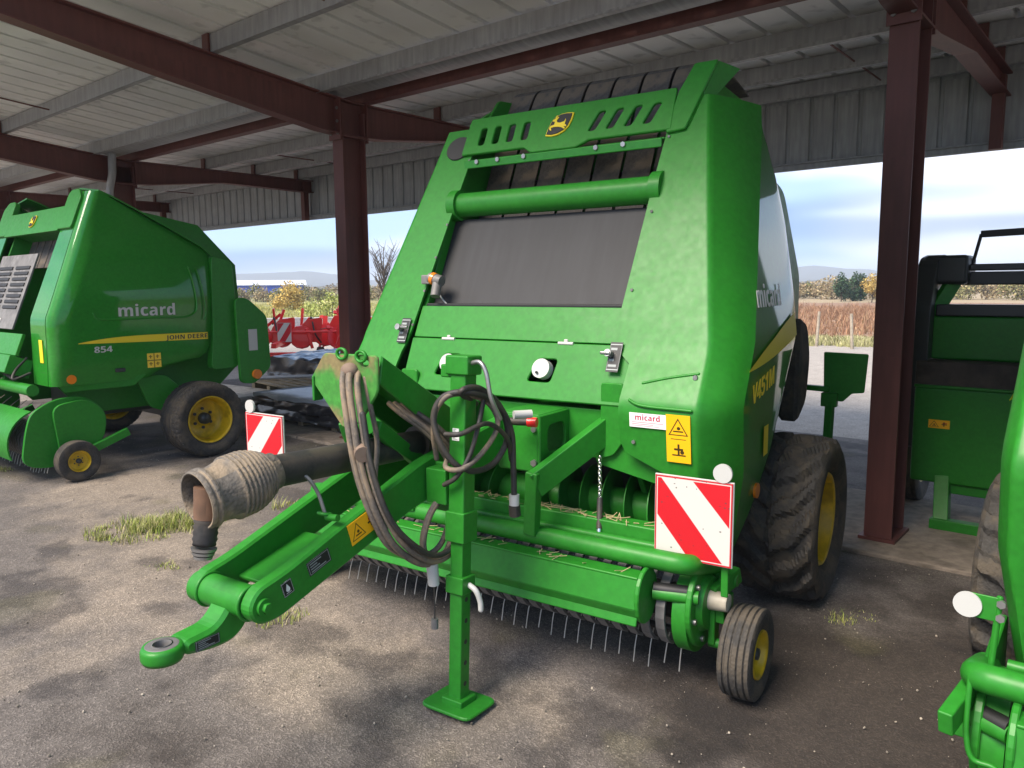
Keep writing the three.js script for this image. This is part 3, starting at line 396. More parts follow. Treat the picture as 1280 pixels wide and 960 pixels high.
      mesh('bracket', [beam([s * 0.125, -0.3, -0.03], [s * 0.125, 0.22, -0.02], 0.03, 0.012), bx(0.25, 0.03, 0.03, 0, -0.06, -0.028)], G, wb);
    } else { const rb = part('reflector_bracket', root); mesh('reflector_disc', mv(new THREE.CylinderGeometry(0.036, 0.036, 0.008, 26).rotateX(Math.PI / 2), s * 1.10, 0.755, 1.50), M.white, rb); mesh('bracket_plate', [bx(0.075, 0.07, 0.006, s * 1.06, 0.755, 1.494), beam([s * 1.025, 0.795, 1.49], [s * 1.035, 0.57, 1.5], 0.018, 0.014)], G, rb); mesh('fixing_bolt', [bolt(s * 1.02, 0.775, 1.5), bolt(s * 1.02, 0.735, 1.5)], M.steel, rb); mesh('stand_tube', beam([s * 1.115, 0.45, 1.63], [s * 1.06, 0.52, 1.32], 0.04, 0.07), G, rb); mesh('bent_rod', tube([[s * 1.075, 0.56, 1.54], [s * 1.07, 0.40, 1.57], [s * 1.05, 0.345, 1.575], [s * 1.0, 0.34, 1.575], [s * 0.965, 0.31, 1.575], [s * 0.96, 0.2, 1.57]], 0.008), G, rb); }
  }
  { const r = rng(91), n = 170, sm = new THREE.InstancedMesh(new THREE.BoxGeometry(1, 0.0022, 0.003), std({ color: LIN(0.42, 0.34, 0.18), roughness: 0.9 }), n), m4 = new THREE.Matrix4(), q = new THREE.Quaternion(), e = new THREE.Euler(); for (let i = 0; i < n; i++) { const L = 0.02 + 0.06 * r(), k = r(); e.set((r() - 0.5) * 0.5, r() * 6.28, (r() - 0.5) * 0.5); const p = k < 0.55 ? V(-0.85 + 1.7 * r(), 0.655, 1.35 + 0.07 * r()) : k < 0.8 ? V(-0.9 + 1.8 * r(), 0.516, 1.56 + 0.05 * r()) : V(0.2 + 0.5 * r(), 0.655 + 0.004 * r(), 1.36 + 0.04 * r()); m4.compose(p, q.setFromEuler(e), V(L, 1, 1)); sm.setMatrixAt(i, m4); } sm.name = 'straw_residue'; sm.userData = { kind: 'stuff' }; sm.castShadow = sm.receiveShadow = true; root.add(sm); }
  // ---- lift chain
  if (o.detail) {
    const ch = part('lift_chain', root); const a = V(0.545, 0.885, 1.30), b = V(0.60, 0.66, 1.40), n = 12; const lk = boxUV(new THREE.TorusGeometry(0.011, 0.0032, 6, 12).scale(0.75, 1.25, 1).toNonIndexed());
    for (let i = 0; i < n; i++) { const m = mesh('link', lk, M.chrome, ch, true); m.position.copy(a).lerp(b, i / n * 0.72); m.rotation.set(0.3, i % 2 ? Math.PI / 2 : 0, -0.2); }
    mesh('chain_sleeve', rod(a.clone().lerp(b, 0.7), b.clone().add(V(0.012, -0.05, 0.03)), 0.013), M.hoseDark, ch); mesh('chain_hook', rod(b.clone().add(V(0.012, -0.05, 0.03)), b.clone().add(V(0.015, -0.075, 0.04)), 0.011), M.chrome, ch);
  }
  // ---- drawbar
  const armProf = [[1.42, 1.08], [2.06, 0.972], [2.74, 0.742], [2.85, 0.718], [2.888, 0.66], [2.85, 0.602], [2.77, 0.598], [2.1, 0.80], [1.42, 0.905]];
  for (const s of [1, -1]) {
    const da = mesh('drawbar_arm', [toSide(ext(roundPts(armProf, [0.02, 0.05, 0.05, 0.05, 0.06, 0.05, 0.05, 0.05, 0.02]), 0.055, { bevel: 0.008 }), s * 0.135)], G, root);
    if (s > 0) {
      mesh('pivot_bolt', [rod([0.163, 0.66, 2.83], [0.175, 0.66, 2.83], 0.028, 0.028, 18), bolt(0.182, 0.66, 2.83, 0.017, 'x')], G, da);
      const st = (n, w, h, m, z, y, rz) => { const q = label3(n, w, h, m, da, 0.1645, y, z, Math.PI / 2, 0, 0); q.rotation.order = 'YXZ'; q.rotation.set(0, Math.PI / 2, rz); };
      if (o.detail) { st('warning_sticker', 0.15, 0.082, yellowWide(), 2.385, 0.805, 0.29); st('data_plate', 0.10, 0.05, blackPlate(), 2.60, 0.735, 0.3); st('data_plate', 0.042, 0.05, blackIcon(), 2.735, 0.69, 0.3); }
      mesh('welded_eye', [rod([0.10, 0.855, 2.5], [0.155, 0.86, 2.5], 0.012), mv(new THREE.TorusGeometry(0.022, 0.006, 8, 18).rotateX(1.3), 0.09, 0.865, 2.5)], G, da);
    }
  }
  mesh('hitch_pivot', [rod([-0.165, 0.66, 2.83], [0.108, 0.66, 2.83], 0.052, 0.052, 28), beam([0, 0.665, 2.72], [0, 0.74, 2.42], 0.22, 0.016)], G, root);
  mesh('weld_bead', [new THREE.TorusGeometry(0.054, 0.006, 8, 30).rotateY(Math.PI / 2).translate(0.106, 0.66, 2.83), new THREE.TorusGeometry(0.054, 0.006, 8, 30).rotateY(Math.PI / 2).translate(-0.108, 0.66, 2.83)], G, root);
  const hi = part('hitch_eye', root);
  mesh('shank', [toSide(ext(roundPts([[2.79, 0.70], [2.85, 0.695], [2.875, 0.645], [2.92, 0.60], [3.03, 0.592], [3.03, 0.548], [2.93, 0.53], [2.86, 0.53], [2.81, 0.56], [2.78, 0.62]], 0.035), 0.095, { bevel: 0.012 }), 0.0)], G, hi);
  { const ring = lathe([[0.030, -0.024], [0.056, -0.024], [0.062, -0.012], [0.062, 0.012], [0.056, 0.024], [0.036, 0.026], [0.030, 0.02], [0.030, -0.024]], 30); mesh('ring', mv(ring, 0, 0.568, 3.075), G, hi); mesh('bush', mv(lathe([[0.024, -0.025], [0.031, -0.025], [0.031, 0.028], [0.024, 0.028], [0.024, -0.025]], 24), 0, 0.568, 3.075), M.dullSteel, hi); mesh('worn_rim', mv(lathe([[0.031, 0.0265], [0.047, 0.0265], [0.049, 0.0245]], 30), 0, 0.568, 3.075), M.dullSteel, hi); }
  if (o.detail) { const q = label3('data_plate', 0.085, 0.032, blackPlate(), hi, 0.0490, 0.564, 2.955, Math.PI / 2); q.rotation.set(0, Math.PI / 2, 0.02); }
  if (o.detail) balerDetail(root, G);
  return root;
}
const cyD = 0.33;

function balerDetail(root, G) {
  // drive shaft with ribbed boot and hanging coupling
  const ds = part('drive_shaft', root); const A = V(-0.01, 0.985, 1.60), B = V(0, 1.035, 2.70), dir = B.clone().sub(A).normalize();
  mesh('shaft_tube', [rod(A, B, 0.056, 0.056, 24), rod(A.clone().addScaledVector(dir, 0.12), A.clone().addScaledVector(dir, 0.30), 0.075, 0.075, 24), rod(A, A.clone().addScaledVector(dir, 0.1), 0.085, 0.085, 24)], M.hoseDark, ds);
  const prof = [[0.055, -0.03], [0.075, -0.02], [0.076, 0.015]]; for (let i = 0; i < 9; i++) { const t = i / 8, r = lerp(0.092, 0.128, Math.sin(Math.min(1, t * 1.5) * Math.PI / 2)), y = 0.02 + i * 0.021; prof.push([r - 0.008, y], [r, y + 0.004], [r, y + 0.013], [r - 0.008, y + 0.017]); }
  prof.push([0.118, 0.215], [0.108, 0.27], [0.112, 0.30], [0.118, 0.305], [0.118, 0.318], [0.109, 0.322], [0.109, 0.330], [0.116, 0.334], [0.112, 0.352], [0.103, 0.35], [0.100, 0.30], [0.09, 0.2], [0.08, 0.05]);
  const bdir = V(-0.10, -0.16, 1).normalize(); const boot = lathe(prof.map(([a, b]) => [a * 0.84, b * 0.76]), 44); boot.applyQuaternion(new THREE.Quaternion().setFromUnitVectors(V(0, 1, 0), bdir)); const C = V(0.005, 1.035, 2.655); mesh('boot', mv(boot, C.x, C.y, C.z), M.boot, ds);
  const T = C.clone().addScaledVector(bdir, 0.225); const hang = V(-0.03, -1, 0.16).normalize();
  mesh('yoke', [rod(C.clone().addScaledVector(bdir, 0.08), T, 0.04, 0.036), rod(T.clone().add(V(0, 0.03, 0)), T.clone().addScaledVector(hang, 0.07), 0.045, 0.04, 18)], std({ color: LIN(0.22, 0.12, 0.07), map: grainMap, roughness: 0.8 }), ds);
  const pr2 = [[0.02, 0], [0.045, 0.005], [0.046, 0.03]]; for (let i = 0; i < 3; i++) pr2.push([0.042, 0.035 + i * 0.022], [0.046, 0.045 + i * 0.022]); const cp = lathe([...pr2, [0.041, 0.10], [0.043, 0.11], [0.001, 0.112]].map(([a, b]) => [a * 0.84, b * 0.9]), 28); cp.applyQuaternion(new THREE.Quaternion().setFromUnitVectors(V(0, 1, 0), hang)); const U = T.clone().addScaledVector(hang, 0.055); mesh('coupling_sleeve', mv(cp, U.x, U.y, U.z), M.hoseDark, ds);
  const W2 = U.clone().addScaledVector(hang, 0.108); mesh('coupling_collar', [0, 1, 2].map((i) => rod(W2.clone().addScaledVector(hang, i * 0.013), W2.clone().addScaledVector(hang, i * 0.013 + 0.009), 0.040 - i * 0.005, 0.038 - i * 0.005, 22)), M.steel, ds);
  mesh('shaft_hook', [tube([[0.09, 0.87, 2.5], [0.07, 0.94, 2.51], [0.05, 1.0, 2.54], [0.0, 1.02, 2.56], [-0.03, 0.98, 2.56]], 0.007)], M.dullSteel, root);
  // parking jack
  const j = part('parking_jack', root), jx = 0.315, jz = 2.02; j.rotation.x = -0.05; j.position.set(-0.002, -0.1, 0.03);
  mesh('outer_tube', bx(0.075, 0.64, 0.075, jx, 1.03, jz, 0.008), G, j); mesh('tube_cap', [bx(0.11, 0.075, 0.095, jx, 1.355, jz, 0.008), bx(0.05, 0.05, 0.06, jx - 0.065, 1.33, jz)], G, j);
  mesh('collar', bx(0.092, 0.12, 0.092, jx, 0.73, jz, 0.006), G, j); mesh('collar', bx(0.085, 0.07, 0.085, jx, 0.50, jz, 0.006), G, j);
  const holeG = []; for (let i = 0; i < 6; i++) holeG.push(rod([jx + 0.0285, 0.10 + i * 0.085, jz], [jx + 0.0305, 0.10 + i * 0.085, jz], 0.010, 0.010, 12));
  mesh('inner_leg', bx(0.060, 0.72, 0.060, jx, 0.40, jz, 0.006), G, j); mesh('pin_hole', holeG, M.black, j);
  mesh('foot', [ext(roundPts([[-0.12, -0.10], [0.12, -0.10], [0.12, 0.10], [-0.12, 0.10]], 0.04), 0.014).rotateX(Math.PI / 2).translate(jx, 0.014, jz), bx(0.1, 0.03, 0.1, jx, 0.03, jz)], G, j);
  mesh('release_lever', [tube([[jx + 0.045, 0.5, jz + 0.0], [jx + 0.075, 0.485, jz], [jx + 0.09, 0.44, jz - 0.01], [jx + 0.092, 0.41, jz - 0.012]], 0.011, 18)], M.white, j);
  mesh('crank', [tube([[jx + 0.05, 1.365, jz + 0.02], [jx + 0.10, 1.37, jz + 0.03], [jx + 0.125, 1.34, jz + 0.03], [jx + 0.145, 1.24, jz + 0.02], [jx + 0.16, 1.16, jz - 0.02]], 0.009)], M.steel, j);
  label3('data_plate', 0.03, 0.028, greyPlate(), j, jx - 0.003, 1.10, jz + 0.0392); label3('data_plate', 0.034, 0.016, greyPlate(), j, jx - 0.003, 1.075, jz + 0.0392);
  mesh('mount_plate', [bx(0.13, 0.20, 0.02, 0.22, 0.86, jz - 0.05), bx(0.10, 0.14, 0.06, 0.22, 0.88, jz)], G, root);
  // hose holder: muddy head on a channel arm
  const hb = part('hose_holder', root);
  mesh('channel_arm', [toSide(ext([[2.24, 1.40], [2.26, 1.30], [1.82, 0.99], [1.70, 0.99], [1.72, 1.08]], 0.012), 0.135), toSide(ext([[2.24, 1.40], [2.26, 1.30], [1.82, 0.99], [1.70, 0.99], [1.72, 1.08]], 0.012), -0.14), beam([0, 1.36, 2.19], [0, 1.06, 1.76], 0.26, 0.012)], G, hb);
  mesh('head_plate', ext(roundPts([[-0.21, 1.30], [-0.13, 1.405], [0.15, 1.405], [0.145, 1.27], [0.05, 1.15], [-0.04, 1.12]], 0.02), 0.014, { holes: [circPts(0.085, 1.375, 0.018, 14, 0.013)] }).translate(0, 0, 2.27), M.greenMud, hb);
  mesh('handle_loop', [new THREE.TorusGeometry(0.024, 0.007, 8, 20).scale(1, 0.8, 1).translate(-0.03, 1.405, 2.28), new THREE.TorusGeometry(0.024, 0.007, 8, 20).scale(1, 0.8, 1).translate(0.075, 1.40, 2.285)], G, hb);
  mesh('side_bracket', [bx(0.012, 0.1, 0.05, -0.19, 1.265, 2.26).rotateX(0)], G, hb);
  mesh('lower_strut', [beam([-0.06, 1.15, 2.24], [-0.1, 0.88, 2.10], 0.04, 0.07), beam([0.06, 1.12, 2.2], [0.02, 0.92, 1.9], 0.03, 0.06)], G, hb);
  // hoses
  const hose = (pts, r, m = M.hose) => mesh('hydraulic_hose', tube(pts, r, pts.length * 10, 9), m, root);
  const main = [[0.02, 1.35, 2.285], [0.055, 1.31, 2.33], [0.10, 1.19, 2.36], [0.15, 0.99, 2.37], [0.195, 0.83, 2.345], [0.22, 0.70, 2.28], [0.235, 0.595, 2.13], [0.235, 0.61, 2.01], [0.235, 0.75, 1.93], [0.23, 0.88, 1.91], [0.21, 0.99, 1.95], [0.17, 1.085, 2.01], [0.10, 1.15, 2.06], [0.03, 1.19, 2.06]];
  hose(main, 0.0135); hose(main.map(([x, y, z], i) => [x + 0.02, y - 0.004 + (i > 4 && i < 9 ? 0.012 : 0), z - 0.022]), 0.0125); hose(main.map(([x, y, z], i) => [x - 0.02, y + (i > 5 && i < 9 ? 0.028 : 0.002), z + 0.012]), 0.0115);
  hose(main.slice(2).map(([x, y, z], i) => [x + 0.038, y + (i > 2 && i < 7 ? 0.038 : 0.01), z - 0.012]), 0.0115, M.hoseDark);
  hose([[0.08, 1.32, 2.27], [0.10, 1.22, 2.27], [0.11, 1.08, 2.25], [0.14, 0.94, 2.30], [0.17, 0.84, 2.33]], 0.010, M.hose);
  mesh('hose_clamp', [mv(new THREE.SphereGeometry(0.034, 14, 10).scale(1, 0.9, 1), 0.02, 1.345, 2.29), rod([0.12, 1.07, 2.345], [0.16, 1.06, 2.375], 0.03)], std({ color: LIN(0.30, 0.21, 0.15), map: grainMap, roughness: 0.8 }), root);
  const l1 = [[0.33, 1.20, 1.93], [0.36, 1.265, 2.06], [0.375, 1.27, 1.98], [0.39, 1.18, 1.85], [0.39, 1.05, 1.80], [0.36, 0.95, 1.86], [0.34, 0.96, 2.03], [0.29, 1.05, 2.09], [0.26, 1.17, 2.10], [0.29, 1.24, 2.08], [0.36, 1.26, 2.04], [0.39, 1.20, 1.88], [0.40, 1.08, 1.79], [0.40, 0.93, 1.775], [0.40, 0.80, 1.77]];
  hose(l1, 0.0125, M.hoseDark); hose([[0.25, 1.0, 2.0], [0.30, 0.97, 2.08], [0.36, 0.97, 2.07], [0.39, 1.02, 1.97], [0.40, 1.12, 1.88], [0.37, 1.2, 1.9], [0.32, 1.25, 2.07], [0.27, 1.2, 2.09], [0.24, 1.1, 2.08], [0.22, 0.99, 2.04]], 0.0105, M.hose);
  hose([[0.37, 1.22, 1.93], [0.385, 1.1, 2.0], [0.37, 1.0, 2.04], [0.33, 0.93, 2.07], [0.28, 0.90, 2.07]], 0.0095, M.hoseDark); hose([[0.30, 1.1, 2.08], [0.36, 1.105, 2.075], [0.40, 1.13, 1.95], [0.41, 1.05, 1.83], [0.38, 0.95, 1.76]], 0.010, M.hoseDark);
  hose([[0.23, 0.86, 1.98], [0.21, 0.78, 2.07], [0.21, 0.68, 2.12], [0.22, 0.60, 2.12]], 0.014, M.hose);
  mesh('hose_coupling', [rod([0.40, 0.81, 1.77], [0.40, 0.765, 1.77], 0.021), rod([0.39, 1.12, 1.62], [0.34, 1.12, 1.68], 0.018)], M.white, root); mesh('hose_coupling', rod([0.40, 0.765, 1.77], [0.40, 0.72, 1.765], 0.024), M.hoseDark, root);
  mesh('hose_coupling', [rod([0.27, 1.075, 1.60], [0.345, 1.075, 1.58], 0.017)], M.hoseDark, root); mesh('plug_cap', rod([0.345, 1.075, 1.58], [0.385, 1.075, 1.57], 0.021), M.red, root);
  mesh('hanging_connector', [rod([0.235, 0.59, 2.10], [0.235, 0.50, 2.09], 0.024, 0.022)], M.white, root); mesh('connector_wire', tube([[0.235, 0.5, 2.09], [0.235, 0.42, 2.088], [0.235, 0.36, 2.09]], 0.003), M.hoseDark, root); mesh('connector_plug', rod([0.235, 0.36, 2.09], [0.235, 0.32, 2.09], 0.014), M.dullSteel, root);
}
const mainBaler = roundBaler({ name: 'round_baler', label: 'bright green round baler with drawbar, parking jack and striped warning board', pos: [-2.538, 0, -4.057], turn: THREE.MathUtils.degToRad(6), detail: true, boards: true, seed: 3 });
const rightBaler = roundBaler({ name: 'round_baler', label: 'green baler with a plain white disc reflector on its pickup and no striped board', pos: [0.75, 0, -3.9], turn: 0, detail: false, boards: false, seed: 8, narrow: 0.045, lean: 0.0, chamfer: 0.05, tyreX: 1.02 });

// ---------------------------------------------------------------- older round baler with the big plain side panel
function olderBaler() {
  const root = thing('round_baler', 'green round baler with a yellow side stripe, white dealer lettering and number', 'baler', [-8.35, 0, -3.8]);
  const G = M.green, zfL = (y) => y >= 1.4 ? 1.31 - 0.39 * (y - 1.4) : 1.31 + 0.02 * (1.4 - y), xs = (y, z) => 1.15 - 0.05 * (1.3 - z) - 0.07 * Math.max(0, y - 1.6) - 0.1 * Math.max(0, 1.0 - y);
  const zr = (y) => pw([[0.82, 0.46], [0.88, 0.36], [0.93, 0.22], [0.96, -0.05], [1.04, -0.17], [1.5, -0.24], [1.9, -0.26], [2.03, -0.2], [2.2, 0.12], [2.4, 0.52], [2.52, 0.78]], y);
  const fl = (y) => fzL(y), fzL = (y, off = 0) => 1.31 - 0.39 * (y - 1.4) + off, tl = Math.atan(0.39);
  for (const s of [1, -1]) {
    const fn = (u, v) => { const y = lerp(0.82, 2.52, v), z0 = zfL(y), z1 = Math.min(zr(y), z0 - 0.12), r = 0.09, xa = 0.70, xc = xs(y, z0 - r); let x, z; const f1 = 0.3, f2 = 0.44; if (u < f1) { x = lerp(xa, xc - r, u / f1); z = z0; } else if (u < f2) { const a = (u - f1) / (f2 - f1) * Math.PI / 2; x = xc - r + r * Math.sin(a); z = z0 - r + r * Math.cos(a); } else { const t = (u - f2) / (1 - f2); z = lerp(z0 - r, z1, t); x = xs(y, z) + 0.02 * Math.sin(Math.PI * clamp((y - 0.9) / 1.4)) - 0.05 * Math.pow(t, 10); } return V(s * x, y, z); };
    const sub = (a, b) => (u, v) => s > 0 ? fn(lerp(a, b, u), v) : fn(lerp(b, a, u), v); mesh('front_shield', shell(sub(0, 0.288), 10, 34, 0.014, 0.5), M.greenGloss, root);
    const sh = mesh('side_shield', shell(sub(0.3, 1), 36, 34, 0.014, 0.5), M.greenGloss, root);
    mesh('latch_handle', [bx(0.02, 0.035, 0.09, s * (xs(0.93, 0.7) + 0.015), 0.92, 0.75, 0.008)], M.smoke, root);
    mesh('shield_cap', shell((u, v) => { const z = lerp(0.8, -0.25, v), yy = pw([[-0.26, 1.97], [-0.2, 2.04], [0.12, 2.21], [0.52, 2.41], [0.78, 2.53]], z); return V(s * lerp(0.66, xs(yy, z) + 0.005, u), yy + 0.05 * (1 - u), z); }, 6, 10, 0.012), G, root);
    const at = (g, off = 0.026) => { const p = g.attributes.position; for (let i = 0; i < p.count; i++) { const z = p.getX(i), y = p.getY(i), d = p.getZ(i); p.setXYZ(i, s * (xs(y, z) + 0.02 * Math.sin(Math.PI * clamp((y - 0.9) / 1.4)) + off - 0.02 + d), y, z); } g.computeVertexNormals(); return g; };
    const put = (g, zc, yc, kx = 1) => { const p = g.attributes.position; for (let i = 0; i < p.count; i++) p.setXYZ(i, zc - s * p.getX(i) * kx, yc + p.getY(i), p.getZ(i)); return at(g); };
    const stripe = new THREE.PlaneGeometry(1, 1, 30, 2); { const p = stripe.attributes.position; for (let i = 0; i < p.count; i++) { const t = p.getX(i) + 0.5, w = p.getY(i) + 0.5, h = 0.062 * (1 - Math.pow(1 - t, 4)) + 0.006; p.setXYZ(i, lerp(1.10, -0.13, t), 1.155 + 0.06 * Math.pow(1 - t, 1.3) * 0.4 + h * w, 0); } }
    mesh('yellow_stripe', at(stripe), M.sticker, sh);
    mesh('maker_lettering', put(text('JOHN DEERE', 0.042, 0.002, 1.25), 0.09, 1.185), M.smoke, sh);
    mesh('number_lettering', put(text('854', 0.055, 0.002, 1.3), 0.89, 1.12), M.white, sh);
    mesh('dealer_lettering', put(text('micard', 0.105, 0.002, 1.15), 0.47, 1.462), M.white, sh);
    const frame = (pts, r) => tube(pts.map(([z, y]) => [s * (xs(y, z) + 0.02 * Math.sin(Math.PI * clamp((y - 0.9) / 1.4)) + 0.002), y, z]), r, 40, 8);
    mesh('pressed_edge', [frame([[0.96, 1.44], [0.94, 1.40], [0.88, 1.385], [0.4, 1.385], [0.05, 1.39], [-0.02, 1.44], [-0.01, 1.7], [0.03, 1.86]], 0.009), frame([[-0.10, 1.35], [-0.12, 1.4], [-0.09, 1.7], [-0.05, 1.85]], 0.008)], M.greenGloss, sh);
    const gs = label3('warning_sticker', 0.13, 0.135, yellowGrid(), sh, s * (xs(0.985, 0.43) + 0.012), 0.985, 0.43); gs.rotation.set(0, s * Math.PI / 2, 0);
    mesh('side_reflector', mv(axisX(new THREE.CylinderGeometry(0.04, 0.04, 0.012, 20)), s * (xs(0.87, 1.17) + 0.004), 0.875, 1.17), M.amber, sh);
    label3('warning_sticker', 0.075, 0.2, M.sticker, sh, s * 0.93, 1.12, zfL(1.12) + 0.005);
    mesh('chamber_wall', toSide(ext([[1.25, 0.9], [1.25, 1.4], [0.86, 2.36], [0.4, 2.42], [-0.3, 2.3], [-0.7, 1.9], [-0.75, 0.9], [-0.3, 0.5], [0.9, 0.5]], 0.03), s * 0.69), G, root);
    mesh('fin', ext(roundPts([[s * 0.68, -0.25], [s * 0.68, 0.09], [s * 0.73, 0.13], [s * 0.88, 0.13], [s * 0.98, 0.05], [s * 0.98, -0.25]], 0.03), 0.05).rotateX(-tl).translate(0, 2.42, fzL(2.42, 0.0)), G, root);
    mesh('tailgate_side', toSide(ext(roundPts([[-0.22, 1.98], [-0.44, 1.92], [-0.46, 1.6], [-0.46, 0.84], [-0.16, 0.84], [-0.2, 1.2]], 0.06), 0.10), s * 1.03), M.green, root);
    const rf = mesh('rear_fairing', toSide(ext(roundPts([[-0.42, 1.55], [-0.55, 1.56], [-0.78, 1.36], [-0.80, 0.82], [-0.60, 0.66], [-0.44, 0.68]], 0.06), 0.04), s * 1.12), M.green, root);
    const ws = label3('white_sticker', 0.10, 0.22, M.white, rf, s * 1.142, 1.12, -0.60); ws.rotation.set(0, s * Math.PI / 2, 0);
    mesh('rear_lamp', rod([s * 1.1, 0.76, -0.62], [s * 1.17, 0.76, -0.62], 0.05), M.amber, root);
    mesh('lower_skirt', toSide(ext(roundPts([[1.28, 0.86], [0.5, 0.86], [0.62, 0.76], [1.22, 0.76]], 0.02), 0.02), s * 1.085), G, root);
    mesh('axle_bracket', toSide(ext(roundPts([[0.55, 0.84], [0.25, 0.82], [-0.12, 0.46], [0.02, 0.36], [0.42, 0.52]], 0.05), 0.04), s * 0.93), M.green, root);
    mesh('pickup_side_plate', [toSide(ext(roundPts([[1.5, 0.62], [1.55, 0.46], [1.60, 0.18], [1.42, 0.12], [1.2, 0.14], [0.92, 0.3], [0.88, 0.55], [1.05, 0.72], [1.3, 0.72]], 0.1), 0.03), s * 1.09), toSide(ext(roundPts([[1.35, 0.66], [1.30, 0.16], [0.94, 0.3], [0.9, 0.55], [1.05, 0.7]], 0.1), 0.03), s * 1.13), beam([s * 1.16, 0.18, 1.22], [s * 1.18, 0.36, 0.74], 0.05, 0.07)], G, root);
    wheel('gauge_wheel', root, 0.178, 0.12, 0.09, 'rib', s * 1.235, 0.176, 1.21, s, 0.3);
    wheel('wheel', root, 0.372, 0.36, 0.225, 'block', s * 1.10, 0.368, -0.03, s, 0.5);
  }
  const at2 = (w, h, d, y, off, mat, name, x = 0, par = root) => mesh(name, bx(w, h, d, 0, 0, 0).rotateX(-tl).translate(x, y, fzL(y, off)), mat, par);
  const hd = at2(1.38, 0.24, 0.03, 2.29, 0.01, G, 'top_hood'); emblem(hd, 0.02, 2.30, fzL(2.30, 0.028), 0.13, -tl);
  at2(1.38, 0.02, 0.3, 2.18, -0.14, G, 'hood_lip');
  for (let i = 0; i < 7; i++) at2(0.17, 0.4, 0.012, 2.05, -0.24, M.belt, 'belt', -0.56 + i * 0.187);
  const gp = at2(0.94, 0.74, 0.02, 1.64, 0.0, M.dullSteel, 'grille_panel', -0.10);
  for (const x of [-0.32, 0.13]) for (let r = 0; r < 8; r++) at2(0.36, 0.034, 0.012, 1.86 - r * 0.052, 0.016, M.black, 'vent_slot', x, gp);
  at2(0.12, 0.07, 0.006, 1.36, 0.014, M.white, 'white_label', -0.05, gp);
  at2(1.38, 0.20, 0.03, 1.17, 0.0, G, 'front_panel'); at2(1.38, 0.16, 0.2, 0.98, -0.05, G, 'cross_beam');
  mesh('front_tube', [rod([-1.05, 0.80, 1.45], [1.05, 0.80, 1.45], 0.05), beam([0.3, 0.95, 1.35], [0.3, 0.8, 1.45], 0.05, 0.05), beam([-0.3, 0.95, 1.35], [-0.3, 0.8, 1.45], 0.05, 0.05)], G, root);
  for (let k = 0; k < 5; k++) mesh('hydraulic_hose', tube([[0.2 + k * 0.12, 1.05, 1.36], [0.3 + k * 0.1, 0.95, 1.46], [0.35 + k * 0.1, 0.88, 1.42 + 0.02 * k], [0.5 + k * 0.06, 0.92, 1.36]], 0.012), M.hoseDark, root);
  mesh('tailgate', toSide(ext(roundPts([[0.3, 2.38], [-0.3, 2.28], [-0.7, 1.85], [-0.75, 0.9], [-0.4, 0.55], [0.3, 0.55]], 0.12), 1.32, { bevel: 0.02 }), 0), M.green, root);
  mesh('axle', [beam([-0.95, 0.37, -0.03], [0.95, 0.37, -0.03], 0.1, 0.1), bx(1.2, 0.3, 0.7, 0, 0.6, 0.4)], M.smoke, root);
  mesh('wind_guard', shell((u, v) => { const a = lerp(-0.4, 1.25, v); return V(lerp(-1.0, 0.98, u), 0.33 + 0.30 * Math.sin(a) - 0.0, 1.36 + 0.30 * Math.cos(a)); }, 6, 10, 0.012), G, root);
  pickup(root, { seed: 5, cz: 1.34, cy: 0.33, x0: -1.0, x1: 1.02, tineN: 31 });
  mesh('drawbar', [beam([0.12, 0.95, 1.3], [0.1, 0.6, 2.9], 0.08, 0.16), beam([-0.12, 0.95, 1.3], [-0.1, 0.6, 2.9], 0.08, 0.16), rod([-0.12, 0.6, 2.9], [0.12, 0.6, 2.9], 0.07)], G, root);
  mesh('parking_jack', [bx(0.08, 0.8, 0.08, 0.3, 0.8, 2.0), bx(0.06, 0.5, 0.06, 0.3, 0.26, 2.0), bx(0.24, 0.015, 0.2, 0.3, 0.012, 2.0)], G, root);
  return root;
}
olderBaler();

